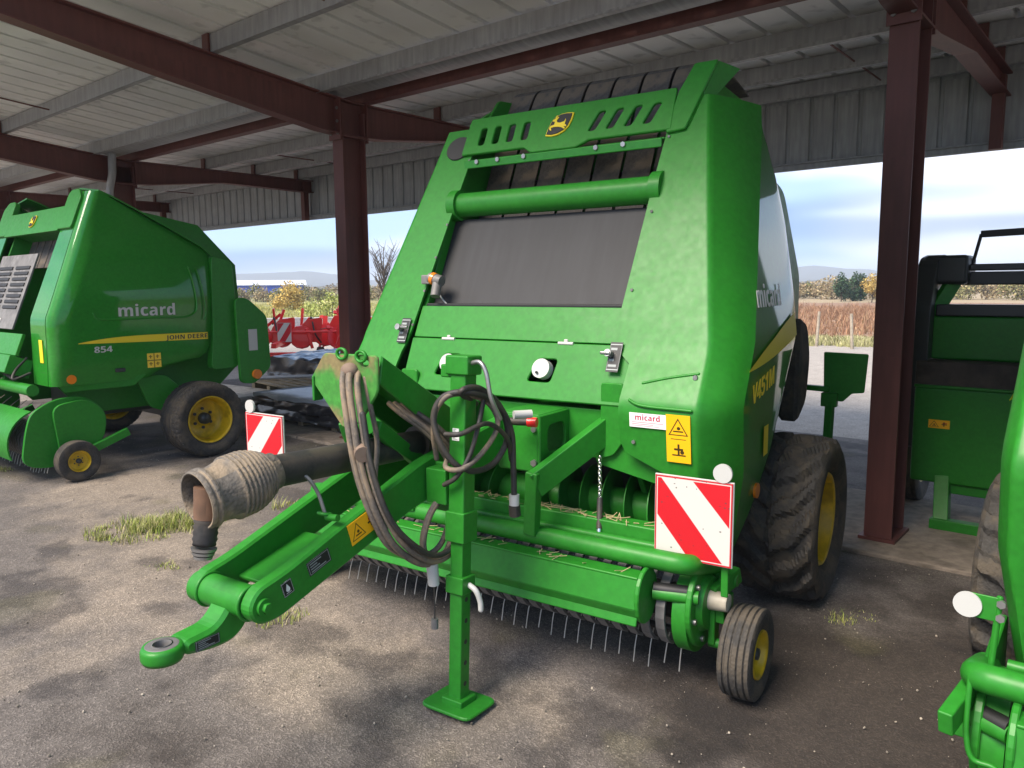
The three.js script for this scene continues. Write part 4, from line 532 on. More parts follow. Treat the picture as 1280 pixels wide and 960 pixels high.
// ---------------------------------------------------------------- low dark green machine standing behind the post row
{
  const r = thing('hay_machine', 'dark green box shaped farm machine with a black top bar behind the brown post', 'farm machine', [-0.35, 0, -5.95]);
  const D = M.green;
  const lp = mesh('lower_panel', bx(1.9, 0.66, 0.06, 0.05, 0.62, 0.12, 0.02), D, r); mesh('panel_fold', beam([-0.9, 0.955, 0.14], [1.0, 0.955, 0.14], 0.05, 0.02), M.green, lp);
  const st = label3('warning_sticker', 0.13, 0.058, yellowWide(), lp, -0.735, 0.70, 0.153); const st2 = label3('data_plate', 0.06, 0.04, greyPlate(), lp, -0.30, 0.80, 0.153);
  mesh('ring_mark', new THREE.TorusGeometry(0.05, 0.009, 8, 24).translate(-0.28, 0.62, 0.153), M.white, lp);
  mesh('brown_band', bx(1.9, 0.17, 0.2, 0.05, 1.04, 0.05, 0.01), std({ color: LIN(0.085, 0.065, 0.05), map: grainMap, roughness: 0.7 }), r);
  const up = mesh('upper_panel', bx(1.9, 0.30, 0.06, 0.10, 1.275, -0.05, 0.02), D, r); mesh('ring_mark', new THREE.TorusGeometry(0.055, 0.014, 8, 24).translate(-0.22, 1.2, -0.012), M.white, up);
  mesh('upper_band', bx(1.9, 0.08, 0.14, 0.12, 1.465, -0.08, 0.01), M.smoke, r);
  for (const [qa, qb] of [[-0.86, -0.72], [0.9, 0.78]]) mesh('window_post', beam([qa, 1.42, -0.05], [qb, 1.75, -0.2], 0.05, 0.10), D, r);
  mesh('top_rail', [bx(1.62, 0.045, 0.1, 0.08, 1.755, -0.2, 0.01), bx(1.66, 0.09, 0.05, 0.08, 1.68, -0.2, 0.01)], M.smoke, r);
  mesh('side_arm', [toSide(ext(roundPts([[0.12, 0.5], [0.10, 1.5], [-0.05, 1.82], [-0.35, 1.86], [-0.4, 1.6], [-0.25, 0.5]], 0.08), 0.12), -0.90), bx(0.28, 0.2, 0.3, -0.80, 1.74, -0.22, 0.03)], M.smoke, r);
  mesh('far_side_arm', toSide(ext(roundPts([[0.12, 0.5], [0.10, 1.5], [-0.05, 1.82], [-0.35, 1.86], [-0.4, 1.6], [-0.25, 0.5]], 0.08), 0.12), 1.0), M.smoke, r);
  mesh('roll_bar', [beam([-0.62, 1.98, -0.22], [0.85, 2.02, -0.22], 0.06, 0.045), rod([-0.62, 1.98, -0.22], [-0.66, 1.76, -0.2], 0.011), rod([0.85, 2.02, -0.22], [0.85, 1.76, -0.2], 0.011)], M.black, r);
  mesh('base_frame', [bx(1.75, 0.07, 0.08, 0.15, 0.055, 0.30), beam([-0.66, 0.03, 0.28], [-0.70, 0.32, 0.1], 0.12, 0.09, 0.006, V(1, 0, 0)), beam([0.9, 0.03, 0.28], [0.9, 0.32, 0.1], 0.12, 0.09, 0.006, V(1, 0, 0)), bx(1.7, 0.08, 0.25, 0.1, 0.265, 0.0)], D, r);
  wheel('wheel', r, 0.30, 0.2, 0.15, 'rib', -1.02, 0.30, -0.45, -1, 0.4); wheel('wheel', r, 0.30, 0.2, 0.15, 'rib', 1.2, 0.30, -0.45, 1, 0.4); mesh('axle', beam([-0.95, 0.3, -0.45], [1.1, 0.3, -0.45], 0.08, 0.08), M.smoke, r);
}

// ---------------------------------------------------------------- open shed: posts, rafters, purlins, gutter, roof sheets, fascia
const shed = thing('open_shed', 'open steel shed with brown posts and grey ribbed roof sheets over the balers', 'shed');
const yv = (z) => z > -5.3 ? 3.55 + 0.102 * (z + 5.3) : 3.55 + 0.006 * (-5.3 - z); // rafter top line
{
  const XS = [4.09, -1.27, -6.63, -11.99, -17.35, -22.71], Z0 = -1.75, Z1 = -8.65;
  const iBeam = (h, d, w, tf = 0.014, tw = 0.012) => [bx(w, h, tf, 0, h / 2, d / 2 - tf / 2, 0), bx(w, h, tf, 0, h / 2, -d / 2 + tf / 2, 0), bx(tw, h, d - 2 * tf, 0, h / 2, 0, 0)];
  const postG = boxUV(mg([...iBeam(3.46, 0.3, 0.165), bx(0.22, 0.02, 0.36, 0, 0.034, 0, 0)]));
  const rafterProf = (d) => { // web outline (z,y) for front and rear arms with haunch at the post
    const f = [[-5.28, 3.215], [-4.9, 3.235], [-3.4, 3.44], [Z0, yv(Z0) - 0.22], [Z0, yv(Z0)], [-5.28, yv(-5.28)]]; const b = [[-5.28, 3.215], [-5.7, 3.235], [-6.9, 3.38], [Z1, yv(Z1) - 0.20], [Z1, yv(Z1)], [-5.28, yv(-5.28)]]; return d > 0 ? f : b; };
  const webG = boxUV(mg([toSide(ext(rafterProf(1), 0.012, { bevel: 0 }), 0), toSide(ext(rafterProf(-1), 0.012, { bevel: 0 }), 0)]));
  const fl = []; for (const d of [1, -1]) { const p = rafterProf(d); for (let i = 0; i < 3; i++) fl.push(beam([0, p[i][1], p[i][0]], [0, p[i + 1][1], p[i + 1][0]], 0.15, 0.014, 0)); fl.push(beam([0, p[4][1], p[4][0]], [0, p[5][1], p[5][0]], 0.15, 0.014, 0)); }
  const flG = boxUV(mg(fl)); const stub = boxUV(mg([bx(0.10, 0.66, 0.10, 0, 3.2, -8.5, 0)]));
  const jpG = boxUV(mg([bx(0.19, 0.40, 0.016, 0, 3.36, -5.105, 0), bx(0.19, 0.40, 0.016, 0, 3.36, -5.455, 0), bx(0.19, 0.016, 0.34, 0, 3.20, -5.28, 0)])), jbl = []; for (const z of [-5.092, -5.468]) for (const xx of [-0.055, 0.055]) for (const y of [3.22, 3.34, 3.47]) jbl.push(bolt(xx, y, z, 0.016)); const jbG = boxUV(mg(jbl));
  for (const x of XS) {
    const p = mesh('post', postG, M.primer, shed, true); p.position.set(x, 0.0, -5.28);
    const rf = part('rafter', shed); rf.position.x = x; mesh('web', webG, M.primer, rf, true); mesh('flange', flG, M.primer, rf, true); mesh('end_stub', stub, M.primer, rf, true); mesh('joint_plate', jpG, M.primer, rf, true); mesh('joint_bolt', jbG, M.dullSteel, rf, true);
  }
  const xa = -25, xb = 5.2, L = xb - xa, xm = (xa + xb) / 2;
  const cP = (y, z, h = 0.155) => [bx(L, h, 0.006, xm, y + h / 2, z, 0), bx(L, 0.006, 0.06, xm, y + 0.003, z - 0.03, 0), bx(L, 0.006, 0.06, xm, y + h - 0.003, z - 0.03, 0)];
  for (const z of [-2.2, -3.75, -6.6, -7.5, -8.35]) { mesh('purlin', cP(yv(z) + 0.012, z), M.galv, shed); for (const x of XS) mesh('purlin_cleat', bx(0.10, 0.16, 0.02, x, yv(z) + 0.09, z + 0.02, 0), M.primer, shed); }
  mesh('eaves_purlin', [...cP(3.585, -4.88, 0.16)], M.galv, shed);
  mesh('valley_gutter', shell((u, v) => { const a = lerp(-0.05, Math.PI + 0.05, v); return V(lerp(xa, xb, u), 3.715 - 0.11 * Math.sin(a), -5.18 + 0.19 * Math.cos(a)); }, 2, 12, 0.006), M.galv, shed);
  mesh('tie_beam', [bx(L, 0.12, 0.012, xm, 3.63, -5.47, 0), bx(L, 0.012, 0.11, xm, 3.57, -5.47, 0), bx(L, 0.012, 0.11, xm, 3.69, -5.47, 0)], M.primer, shed);
  // sag rods between purlins
  for (let x = xa + 1.3; x < xb; x += 2.68) { mesh('sag_rod', [rod([x, yv(-2.2) + 0.06, -2.2], [x, yv(-3.75) + 0.07, -3.75], 0.009, 0.009, 6)], M.primer, shed); mesh('sag_rod', [rod([x, yv(-6.6) + 0.07, -6.6], [x, yv(-8.35) + 0.06, -8.35], 0.009, 0.009, 6)], M.primer, shed); }
  // roof sheets, one metre wide, three trapezoid ribs each
  const sheet = (za, zb) => { const prof = []; for (let k = 0; k < 3; k++) { const x0 = k / 3; prof.push([x0, 0], [x0 + 0.283, 0], [x0 + 0.292, 0.04], [x0 + 0.324, 0.04]); } prof.push([1.0, 0]); return shell((u, v) => { const t = u * (prof.length - 1), i = Math.min(prof.length - 2, Math.floor(t)), f = t - i; const z = lerp(za, zb, v); return V(lerp(prof[i][0], prof[i + 1][0], f), yv(z) + 0.182 + lerp(prof[i][1], prof[i + 1][1], f), z); }, prof.length - 1, 1, 0.004, 0.2); };
  const sF = boxUV(sheet(-5.02, -1.6)), sB = boxUV(sheet(-8.75, -5.36));
  for (let x = xa; x < xb - 0.5; x += 1) { mesh('roof_sheet', sF, M.roof, shed, true).position.x = x; mesh('roof_sheet', sB, M.roof, shed, true).position.x = x; }
  // rear fascia sheets with vertical ribs
  const fs = (() => { const prof = []; for (let k = 0; k < 4; k++) { const x0 = k / 4; prof.push([x0, 0], [x0 + 0.20, 0], [x0 + 0.212, -0.022], [x0 + 0.238, -0.022]); } prof.push([1.0, 0]); return boxUV(shell((u, v) => { const t = u * (prof.length - 1), i = Math.min(prof.length - 2, Math.floor(t)), f = t - i; return V(lerp(prof[i][0], prof[i + 1][0], f), lerp(2.93, 3.76, v), -8.66 + lerp(prof[i][1], prof[i + 1][1], f)); }, prof.length - 1, 1, 0.004, 0.2)); })();
  for (let x = xa; x < xb - 0.5; x += 1) mesh('fascia_sheet', fs, M.fascia, shed, true).position.x = x;
  mesh('fascia_trim', [bx(L, 0.06, 0.05, xm, 2.915, -8.65, 0), bx(L, 0.012, 0.08, xm, 2.95, -8.60, 0)], M.fascia, shed);
  const dp = (x) => mesh('downpipe', bentTube([[x + 0.02, 3.62, -5.10], [x + 0.03, 3.30, -5.08], [x - 0.1, 3.14, -5.09], [x - 0.12, 0.0, -5.05]], 0.055, 0.08, 14), M.galv, shed); dp(-11.86);
}

// ---------------------------------------------------------------- ground
const blobs = [ // x, z, rx, rz, dust(+) or damp dark(-)
  [-5.4, -2.2, 1.9, 0.7, 0.7], [-4.2, -2.5, 1.2, 0.5, 0.35], [-2.75, -2.2, 0.6, 0.35, 0.55], [-1.9, -2.25, 0.55, 0.28, 0.75], [-2.1, -2.85, 0.7, 0.3, 0.6], [-1.75, -1.9, 0.5, 0.25, 0.65], [-2.3, -1.6, 0.5, 0.3, 0.5], [-6.7, -2.9, 1.1, 0.45, 0.9], [-3.2, -1.2, 0.8, 0.3, 0.15],
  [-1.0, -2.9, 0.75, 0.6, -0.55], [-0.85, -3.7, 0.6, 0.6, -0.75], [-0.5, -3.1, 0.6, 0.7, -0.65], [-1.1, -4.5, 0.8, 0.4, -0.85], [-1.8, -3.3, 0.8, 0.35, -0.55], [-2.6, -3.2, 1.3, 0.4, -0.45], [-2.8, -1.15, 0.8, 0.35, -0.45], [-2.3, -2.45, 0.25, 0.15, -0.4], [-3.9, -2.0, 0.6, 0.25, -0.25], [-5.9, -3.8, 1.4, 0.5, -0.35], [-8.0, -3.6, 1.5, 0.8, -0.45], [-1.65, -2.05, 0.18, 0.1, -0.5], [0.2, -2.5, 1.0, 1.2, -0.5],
];
{
  const fine = tex(1024, (u, v, i, j) => { const a = fbm(u * 130, v * 130, 91, 3, 130), b = hash(i >> 1, j >> 1, 92), c = fbm(u * 12, v * 12, 94, 4, 12); const st = sstep(0.60, 0.8, vn(u * 360, v * 360, 95, 360)); const k = 0.60 + 0.22 * a + 0.14 * (b - 0.5) + 0.12 * (c - 0.5) + 0.17 * st; return [k * 1.0, k * 0.965, k * 0.925]; }, true, 1 / 1.7);
  const gb = tex(1024, (u, v) => 0.5 * fbm(u * 130, v * 130, 91, 3, 130) + 0.5 * sstep(0.5, 0.8, vn(u * 360, v * 360, 95, 360)), false, 1 / 1.7);
  const nx = 520, nz = 360, xa = -13, xb = 3.5, za = -8.6, zb = 2.9; const pos = [], col = [], idx = [], uv = [];
  for (let j = 0; j <= nz; j++) for (let i = 0; i <= nx; i++) {
    const x = lerp(xa, xb, i / nx), z = lerp(za, zb, j / nz);
    let d = 0; const wx = x + 0.5 * (fbm(x * 1.4, z * 1.4, 201, 3) - 0.5), wz = z + 0.4 * (fbm(x * 1.4, z * 1.4, 207, 3) - 0.5);
    for (const [bx0, bz0, rx, rz, k] of blobs) { const q = ((wx - bx0) / rx) ** 2 + ((wz - bz0) / rz) ** 2; if (q < 4) d += k * Math.exp(-q * 1.1); }
    const n1 = fbm(x * 1.1, z * 1.1, 211, 5), n2 = fbm(x * 4.2, z * 4.2, 217, 4), n3 = fbm(x * 13, z * 13, 223, 2);
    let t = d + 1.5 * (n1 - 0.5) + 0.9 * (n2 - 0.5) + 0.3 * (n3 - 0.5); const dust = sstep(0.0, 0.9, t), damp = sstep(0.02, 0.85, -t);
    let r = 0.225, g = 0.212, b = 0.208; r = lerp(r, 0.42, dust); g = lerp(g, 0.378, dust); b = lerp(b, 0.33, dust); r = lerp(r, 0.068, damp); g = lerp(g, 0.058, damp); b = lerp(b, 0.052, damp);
    const stn = sstep(0.60, 0.70, fbm(x * 2.6 + 31, z * 3.4, 251, 5)) * 0.45, grit = 1 + 0.2 * (fbm(x * 26, z * 26, 255, 2) - 0.5); r *= (1 - stn) * grit; g *= (1 - stn) * grit; b *= (1 - stn * 0.96) * grit;
    const moss = sstep(0.66, 0.78, fbm(x * 2.2 + 9, z * 2.2, 231, 4)) * 0.3; r = lerp(r, 0.16, moss); g = lerp(g, 0.16, moss); b = lerp(b, 0.07, moss);
    pos.push(x, 0.012 * (n1 - 0.55) + 0.006 * (n2 - 0.5) - 0.004, z); col.push(r, g, b); uv.push(x, z);
  }
  for (let j = 0; j < nz; j++) for (let i = 0; i < nx; i++) { const a = j * (nx + 1) + i, b = a + 1, c = a + nx + 1, d = c + 1; idx.push(a, d, b, a, c, d); }
  const g = new THREE.BufferGeometry(); g.setAttribute('position', new THREE.Float32BufferAttribute(pos, 3)); g.setAttribute('color', new THREE.Float32BufferAttribute(col, 3)); g.setAttribute('uv', new THREE.Float32BufferAttribute(uv, 2)); g.setIndex(idx); g.computeVertexNormals();
  structure('shed_floor', g, std({ vertexColors: true, map: fine, roughness: 0.92, bumpMap: gb, bumpScale: 0.0035 }), true);
  // surrounding yard and land
  const flat = (x0, x1, z0, z1, y, n = 1) => { const p = new THREE.PlaneGeometry(x1 - x0, z1 - z0, n, n).rotateX(-Math.PI / 2); p.translate((x0 + x1) / 2, y, (z0 + z1) / 2); return p; };
  structure('yard', flat(-36, 60, -24, 40, -0.035), std({ color: LIN(0.56, 0.54, 0.51), map: fine, roughness: 0.95 }));
  structure('ground', flat(-2500, 2500, -2500, 2500, -0.12), std({ color: LIN(0.26, 0.22, 0.10), map: grainMap, roughness: 1 }));
  const slab = []; const sr = rng(77); for (let x = -24; x < 5; x += 2.4) slab.push([x, x + 2.385]);
  const sl = new THREE.Group(); sl.name = 'concrete_strip'; sl.userData = { kind: 'structure' }; scene.add(sl); for (const [a, b] of slab) mesh('concrete_slab', bx(b - a, 0.12, 1.5, (a + b) / 2, -0.038 + 0.004 * sr(), -5.62, 0.012), M.concrete, sl);
}
// pebbles and crumbs on the floor
{
  const r = rng(41), n = 4200, im = new THREE.InstancedMesh(new THREE.IcosahedronGeometry(1, 0), std({ color: LIN(0.5, 0.46, 0.4), roughness: 0.95 }), n), m = new THREE.Matrix4(), q = new THREE.Quaternion(), e = new THREE.Euler();
  for (let i = 0; i < n; i++) { const s = 0.0018 + 0.0055 * Math.pow(r(), 6); e.set(r() * 6, r() * 6, r() * 6); m.compose(V(-9 + 9.6 * r(), s * 0.3, -4.8 + 4.4 * r()), q.setFromEuler(e), V(s, s * 0.6, s * 0.9)); im.setMatrixAt(i, m); const k = 0.22 + 0.62 * r(); im.setColorAt(i, LIN(k, k * 0.95, k * 0.88)); }
  im.name = 'pebbles'; im.castShadow = im.receiveShadow = true; tag(im, 'small loose pebbles and crumbs scattered over the floor', 'pebbles', null, 'stuff'); scene.add(im);
}
// grass tufts in the cracks
const M_grass = std({ vertexColors: true, roughness: 0.9, side: THREE.DoubleSide });
function bladesGeo(n, rx, rz, h, seed, tones, flop = 0.6) {
  const r = rng(seed), pos = [], col = [], idx = []; let o = 0; const nc = Math.max(4, Math.round(n / 55)), cl = Array.from({ length: nc }, () => { const a = r() * 6.283, d = Math.pow(r(), 0.6); return [Math.cos(a) * d * rx, Math.sin(a) * d * rz, 0.5 + 0.9 * r(), d, 0.03 + 0.06 * r()]; });
  for (let i = 0; i < n; i++) { const c0 = cl[Math.floor(r() * nc)], aa = r() * 6.283, dd = Math.sqrt(r()) * Math.max(c0[4], 0.12 * rx), d = c0[3] / (0.4 + 0.6 * c0[2]), x = c0[0] + Math.cos(aa) * dd, z = c0[1] + Math.sin(aa) * dd, hh = h * (0.3 + 0.8 * r()) * Math.max(0.25, 1 - 0.5 * d) * c0[2], w = 0.0014 + 0.0018 * r(), b = r() * 6.283, l = flop * hh * (0.3 + r()), c = tones[Math.floor(r() * tones.length)], k = 0.7 + 0.6 * r();
    const dx = Math.cos(b), dz = Math.sin(b); for (let j = 0; j <= 3; j++) { const t = j / 3, wx = w * (1 - t * 0.9); const px = x + dx * l * t * t, py = hh * t * (1 - 0.25 * t * flop), pz = z + dz * l * t * t; pos.push(px - dz * wx, py, pz + dx * wx, px + dz * wx, py, pz - dx * wx); for (let q = 0; q < 2; q++) col.push(c[0] * k, c[1] * k, c[2] * k); } for (let j = 0; j < 3; j++) { const p = o + j * 2; idx.push(p, p + 1, p + 3, p, p + 3, p + 2); } o += 8; }
  const g = new THREE.BufferGeometry(); g.setAttribute('position', new THREE.Float32BufferAttribute(pos, 3)); g.setAttribute('color', new THREE.Float32BufferAttribute(col, 3)); g.setAttribute('uv', new THREE.Float32BufferAttribute(new Float32Array(pos.length / 3 * 2), 2)); g.setIndex(idx); g.computeVertexNormals(); return g;
}
{
  const T = [[0.28, 0.34, 0.06], [0.36, 0.38, 0.09], [0.18, 0.26, 0.05], [0.46, 0.42, 0.2], [0.3, 0.26, 0.14]];
  const tuft = (x, z, rx, rz, h, n, seed, label) => { const m = mesh('grass_tuft', bladesGeo(n, rx, rz, h, seed, T), M_grass, null, true); m.position.set(x, -0.002, z); m.rotation.y = 1.1; tag(m, label, 'grass', 'grass tufts in the floor', 'stuff'); };
  tuft(-5.22, -2.42, 0.46, 0.27, 0.12, 3600, 301, 'wide patch of yellow green grass on the floor in front of the old baler');
  tuft(-5.0, -3.15, 0.28, 0.12, 0.09, 260, 302, 'thin grass patch on the floor behind the drive shaft boot');
  tuft(-3.27, -2.06, 0.12, 0.06, 0.10, 190, 303, 'small yellow grass tuft under the drawbar arm');
  tuft(-8.05, -2.45, 0.45, 0.12, 0.07, 300, 304, 'low grass patch below the older baler pickup tines');
  tuft(-1.06, -3.85, 0.13, 0.06, 0.05, 150, 305, 'small grass tuft on dark ground beside the big tyre');
  tuft(-4.45, -2.1, 0.16, 0.08, 0.035, 160, 306, 'flattened dry weed stain on the dusty floor');
}

// ---------------------------------------------------------------- wrapped stacks behind the left post
function wrapped(w, h, d, seed, amp) { const g0 = new THREE.BoxGeometry(w, h, d, 56, 14, 40); const p = g0.attributes.position; for (let i = 0; i < p.count; i++) { let x = p.getX(i), y = p.getY(i), z = p.getZ(i); const k = (1 - Math.abs(2 * fbm(x * 1.7 + 7, z * 2.2 + y * 2, seed, 3) - 1) - 0.7) * amp, top = y > h * 0.49 ? 1 : 0.25; const sx = 1 + 0.1 * (fbm(y * 9, z * 3, seed + 3, 3) - 0.5), sz = 1 + 0.1 * (fbm(y * 9, x * 3, seed + 5, 3) - 0.5); const e = Math.max(Math.abs(x) / (w / 2), Math.abs(z) / (d / 2)); y += k * top - (y > 0 ? 0.06 * Math.pow(e, 8) : 0); p.setXYZ(i, x * sx, y + h / 2, z * sz); } g0.computeVertexNormals(); return g0; }
{
  const s1 = thing('wrapped_pallet', 'low pallet load wrapped in grey and black film beside the left post', 'wrapped load', [-7.75, 0.0, -5.85]);
  mesh('pallet', [0, 1, 2, 3, 4].map((i) => bx(1.5, 0.02, 0.09, 0, 0.09, -0.5 + i * 0.24)).concat([-0.65, 0, 0.65].map((x) => bx(0.1, 0.08, 1.1, x, 0.04, 0))), M.wood, s1);
  const f = mesh('film_wrap', wrapped(1.75, 0.27, 1.25, 401, 0.03), M.film, s1); f.position.y = 0.09; const t = mesh('film_top', wrapped(1.72, 0.03, 1.22, 403, 0.02), M.filmGrey, s1); t.position.y = 0.345;
  const b = thing('small_bin', 'small dark bin standing on the floor beside the left post', 'bin', [-6.95, 0, -5.35]); mesh('bin_body', mv(lathe([[0.075, 0], [0.085, 0.16], [0.09, 0.17], [0.08, 0.17], [0.07, 0.02]], 20), 0, 0.0, 0), M.smoke, b); mesh('bin_lid', mv(lathe([[0.001, 0.02], [0.08, 0.015], [0.092, 0]], 20), 0, 0.17, 0), M.black, b);
  const s2 = mesh('film_heap', wrapped(3.4, 0.60, 1.5, 407, 0.18), M.film, null); s2.position.set(-9.3, -0.01, -7.55); s2.rotation.y = -0.1; tag(s2, 'crumpled heap under shiny black plastic film behind the pallet load', 'film heap');
  const p2 = thing('wooden_pallet', 'weathered wooden pallet with a pale pole on it before the black film heap', 'pallet', [-9.3, 0, -6.25], -0.15);
  for (let i = 0; i < 5; i++) mesh('board', bx(1.2, 0.02, 0.1, 0, 0.335, -0.32 + i * 0.16), M.wood, p2); for (const x of [-0.5, 0, 0.5]) mesh('block', bx(0.1, 0.3, 0.7, x, 0.16, 0), M.wood, p2); mesh('base_board', bx(1.2, 0.025, 0.1, 0, 0.0, 0.3), M.wood, p2);
  const pl = mesh('pole', rod([-9.9, 0.37, -6.1], [-8.75, 0.44, -6.55], 0.022), M.filmGrey, null); tag(pl, 'pale pole lying across the wooden pallet', 'pole');
  const cb = thing('concrete_block', 'pale concrete slab stack on the floor behind the older baler tyre', 'concrete slab', [-9.75, 0, -5.45], 0.05); for (let i = 0; i < 3; i++) mesh('slab', bx(1.5, 0.085, 0.9, 0.02 * i, 0.045 + i * 0.09, 0.01 * i, 0.01), std({ color: LIN(0.55, 0.53, 0.5), map: grainMap, roughness: 0.9 }), cb);
}

// ---------------------------------------------------------------- red machines in the yard
function rotorRake(pos, turn, label, seed) {
  const r = rng(seed), root = thing('hay_tedder', label, 'hay tedder', pos, turn, null);
  mesh('main_frame', [beam([-1.3, 0.55, 0], [1.3, 0.55, 0], 0.14, 0.14), beam([0, 0.55, 0], [0, 0.5, 1.4], 0.1, 0.1), beam([-0.8, 0.55, 0.1], [-0.8, 1.05, -0.1], 0.1, 0.08), beam([0.8, 0.55, 0.1], [0.8, 1.05, -0.1], 0.1, 0.08)], M.red, root);
  for (const x of [-1.05, 1.05]) {
    const ro = part('rotor', root); ro.position.set(x, 0.72, 0); ro.rotation.set(0.9 + 0.2 * r(), 0, 0.35 * Math.sign(x));
    mesh('rotor_hub', [mv(new THREE.CylinderGeometry(0.2, 0.24, 0.12, 20), 0, 0, 0), mv(new THREE.CylinderGeometry(0.1, 0.14, 0.2, 16), 0, 0.14, 0)], M.red, ro);
    for (let k = 0; k < 8; k++) { const a = k / 8 * 6.283 + r() * 0.1; mesh('rotor_arm', [rod([0.15 * Math.cos(a), 0, 0.15 * Math.sin(a)], [0.62 * Math.cos(a), -0.03, 0.62 * Math.sin(a)], 0.022), bx(0.09, 0.05, 0.07, 0.6 * Math.cos(a), -0.03, 0.6 * Math.sin(a))], M.red, ro); mesh('spring_tine', [tube([[0.6 * Math.cos(a), -0.04, 0.6 * Math.sin(a)], [0.68 * Math.cos(a), -0.14, 0.68 * Math.sin(a)], [0.70 * Math.cos(a + 0.1), -0.34, 0.7 * Math.sin(a + 0.1)]], 0.009, 8, 5)], M.dullSteel, ro); }
  }
  for (let k = 0; k < 5; k++) { const x = -1.2 + k * 0.6; mesh('guard_panel', ext(roundPts([[x - 0.24, 0.5], [x + 0.22, 0.46 + 0.1 * r()], [x + 0.25, 0.9 + 0.2 * r()], [x - 0.1, 0.98 + 0.15 * r()], [x - 0.27, 0.8]], 0.06), 0.03).translate(0, 0, 0.42 + 0.15 * r()), M.red, root); }
  mesh('guard_tube', [bentTube([[-1.5, 0.4, 0.7], [-1.4, 0.75, 0.75], [1.4, 0.75, 0.75], [1.5, 0.4, 0.7]], 0.025, 0.15), bentTube([[-1.3, 0.25, 0.8], [-1.2, 0.3, 0.9], [1.3, 0.3, 0.9]], 0.03, 0.15)], M.red, root);
  for (const x of [-1.15, -0.3, 0.5, 1.2]) mesh('hose', tube([[x, 0.9, 0.2], [x + 0.1, 1.05, 0.45], [x + 0.2, 0.7, 0.6], [x + 0.3, 0.5, 0.5]], 0.018), M.hoseDark, root);
  for (let k = 0; k < 16; k++) { const x = -1.5 + 3 * r(), y = 0.35 + 0.5 * r(), z = -0.4 + 1.1 * r(), a = r() * 3; mesh('linkage_bar', beam([x, y, z], [x + 0.35 * Math.cos(a), y + 0.15 + 0.3 * Math.abs(Math.sin(a)), z + 0.3 * (r() - 0.5)], 0.045, 0.06), M.red, root); }
  for (let k = 0; k < 7; k++) { const x = -1.4 + 0.45 * k, y = 0.5 + 0.25 * r(); mesh('rotor_cover', mv(new THREE.CylinderGeometry(0.2 + 0.08 * r(), 0.26, 0.05, 14).rotateX(1.2 + 0.4 * r()).rotateY(r() - 0.5), x, y, 0.25 + 0.4 * r()), M.red, root); }
  wheel('wheel', root, 0.2, 0.14, 0.1, 'rib', -0.75, 0.2, 0.35, -1, 0.3); wheel('wheel', root, 0.2, 0.14, 0.1, 'rib', 0.75, 0.2, 0.35, 1, 0.3); mesh('axle', [rod([-0.75, 0.2, 0.35], [0.75, 0.2, 0.35], 0.03), beam([-0.7, 0.2, 0.35], [-0.7, 0.55, 0.0], 0.05, 0.05), beam([0.7, 0.2, 0.35], [0.7, 0.55, 0.0], 0.05, 0.05)], M.red, root);
  const wb = part('warning_board', root); wb.position.set(0.1, 0.75, 0.85); mesh('striped_panel', new THREE.BoxGeometry(0.3, 0.42, 0.01), boardMat(1), wb, true);
  return root;
}
rotorRake([-14.9, -0.035, -10.0], 0.75, 'red hay tedder with raised rotors next to the dark green fairing', 51);
rotorRake([-12.9, -0.035, -11.6], 0.95, 'red hay tedder with upturned tine arms next to the left brown post', 57);

// ---------------------------------------------------------------- land behind the shed
const at = (bearing, d) => { const a = THREE.MathUtils.degToRad(bearing); return [-d * Math.sin(a), -d * Math.cos(a)]; }; // degrees left of the shed axis, metres
const M_leaf = std({ vertexColors: true, roughness: 0.95, side: THREE.DoubleSide });
function leaves(n, rx, ry, rz, seed, tones, size, clumps = 9) {
  const r = rng(seed), pos = [], col = [], idx = [], cs = []; let o = 0; for (let i = 0; i < clumps; i++) { const a = r() * 6.283, u = r() * 2 - 0.8, s = Math.sqrt(Math.max(0, 1 - u * u * 0.9)) * (0.35 + 0.4 * r()); cs.push([Math.cos(a) * s * rx, u * 0.62 * ry, Math.sin(a) * s * rz, 0.32 + 0.3 * r()]); }
  for (let i = 0; i < n; i++) { const c = cs[Math.floor(r() * clumps)], a = r() * 6.283, u = r() * 2 - 1, q = Math.sqrt(1 - u * u), d = Math.pow(r(), 0.4) * c[3]; const x = c[0] + Math.cos(a) * q * d * rx, y = c[1] + u * d * ry, z = c[2] + Math.sin(a) * q * d * rz, t = tones[Math.floor(r() * tones.length)], k = 0.65 + 0.7 * r(), s = size * (0.6 + 0.8 * r()), e1 = V(r() - 0.5, r() - 0.5, r() - 0.5).normalize(), e2 = V(r() - 0.5, r() - 0.5, r() - 0.5).cross(e1).normalize(); for (const [p, w] of [[1, 0], [0, 0.6], [-1, 0], [0, -0.6]]) { pos.push(x + s * (e1.x * p + e2.x * w), y + s * (e1.y * p + e2.y * w), z + s * (e1.z * p + e2.z * w)); col.push(t[0] * k, t[1] * k, t[2] * k); } idx.push(o, o + 1, o + 2, o, o + 2, o + 3); o += 4; }
  const g = new THREE.BufferGeometry(); g.setAttribute('position', new THREE.Float32BufferAttribute(pos, 3)); g.setAttribute('color', new THREE.Float32BufferAttribute(col, 3)); g.setAttribute('uv', new THREE.Float32BufferAttribute(new Float32Array(pos.length / 3 * 2), 2)); g.setIndex(idx); g.computeVertexNormals(); return g;
}
const bark = std({ color: LIN(0.12, 0.09, 0.07), map: grainMap, roughness: 0.95 });
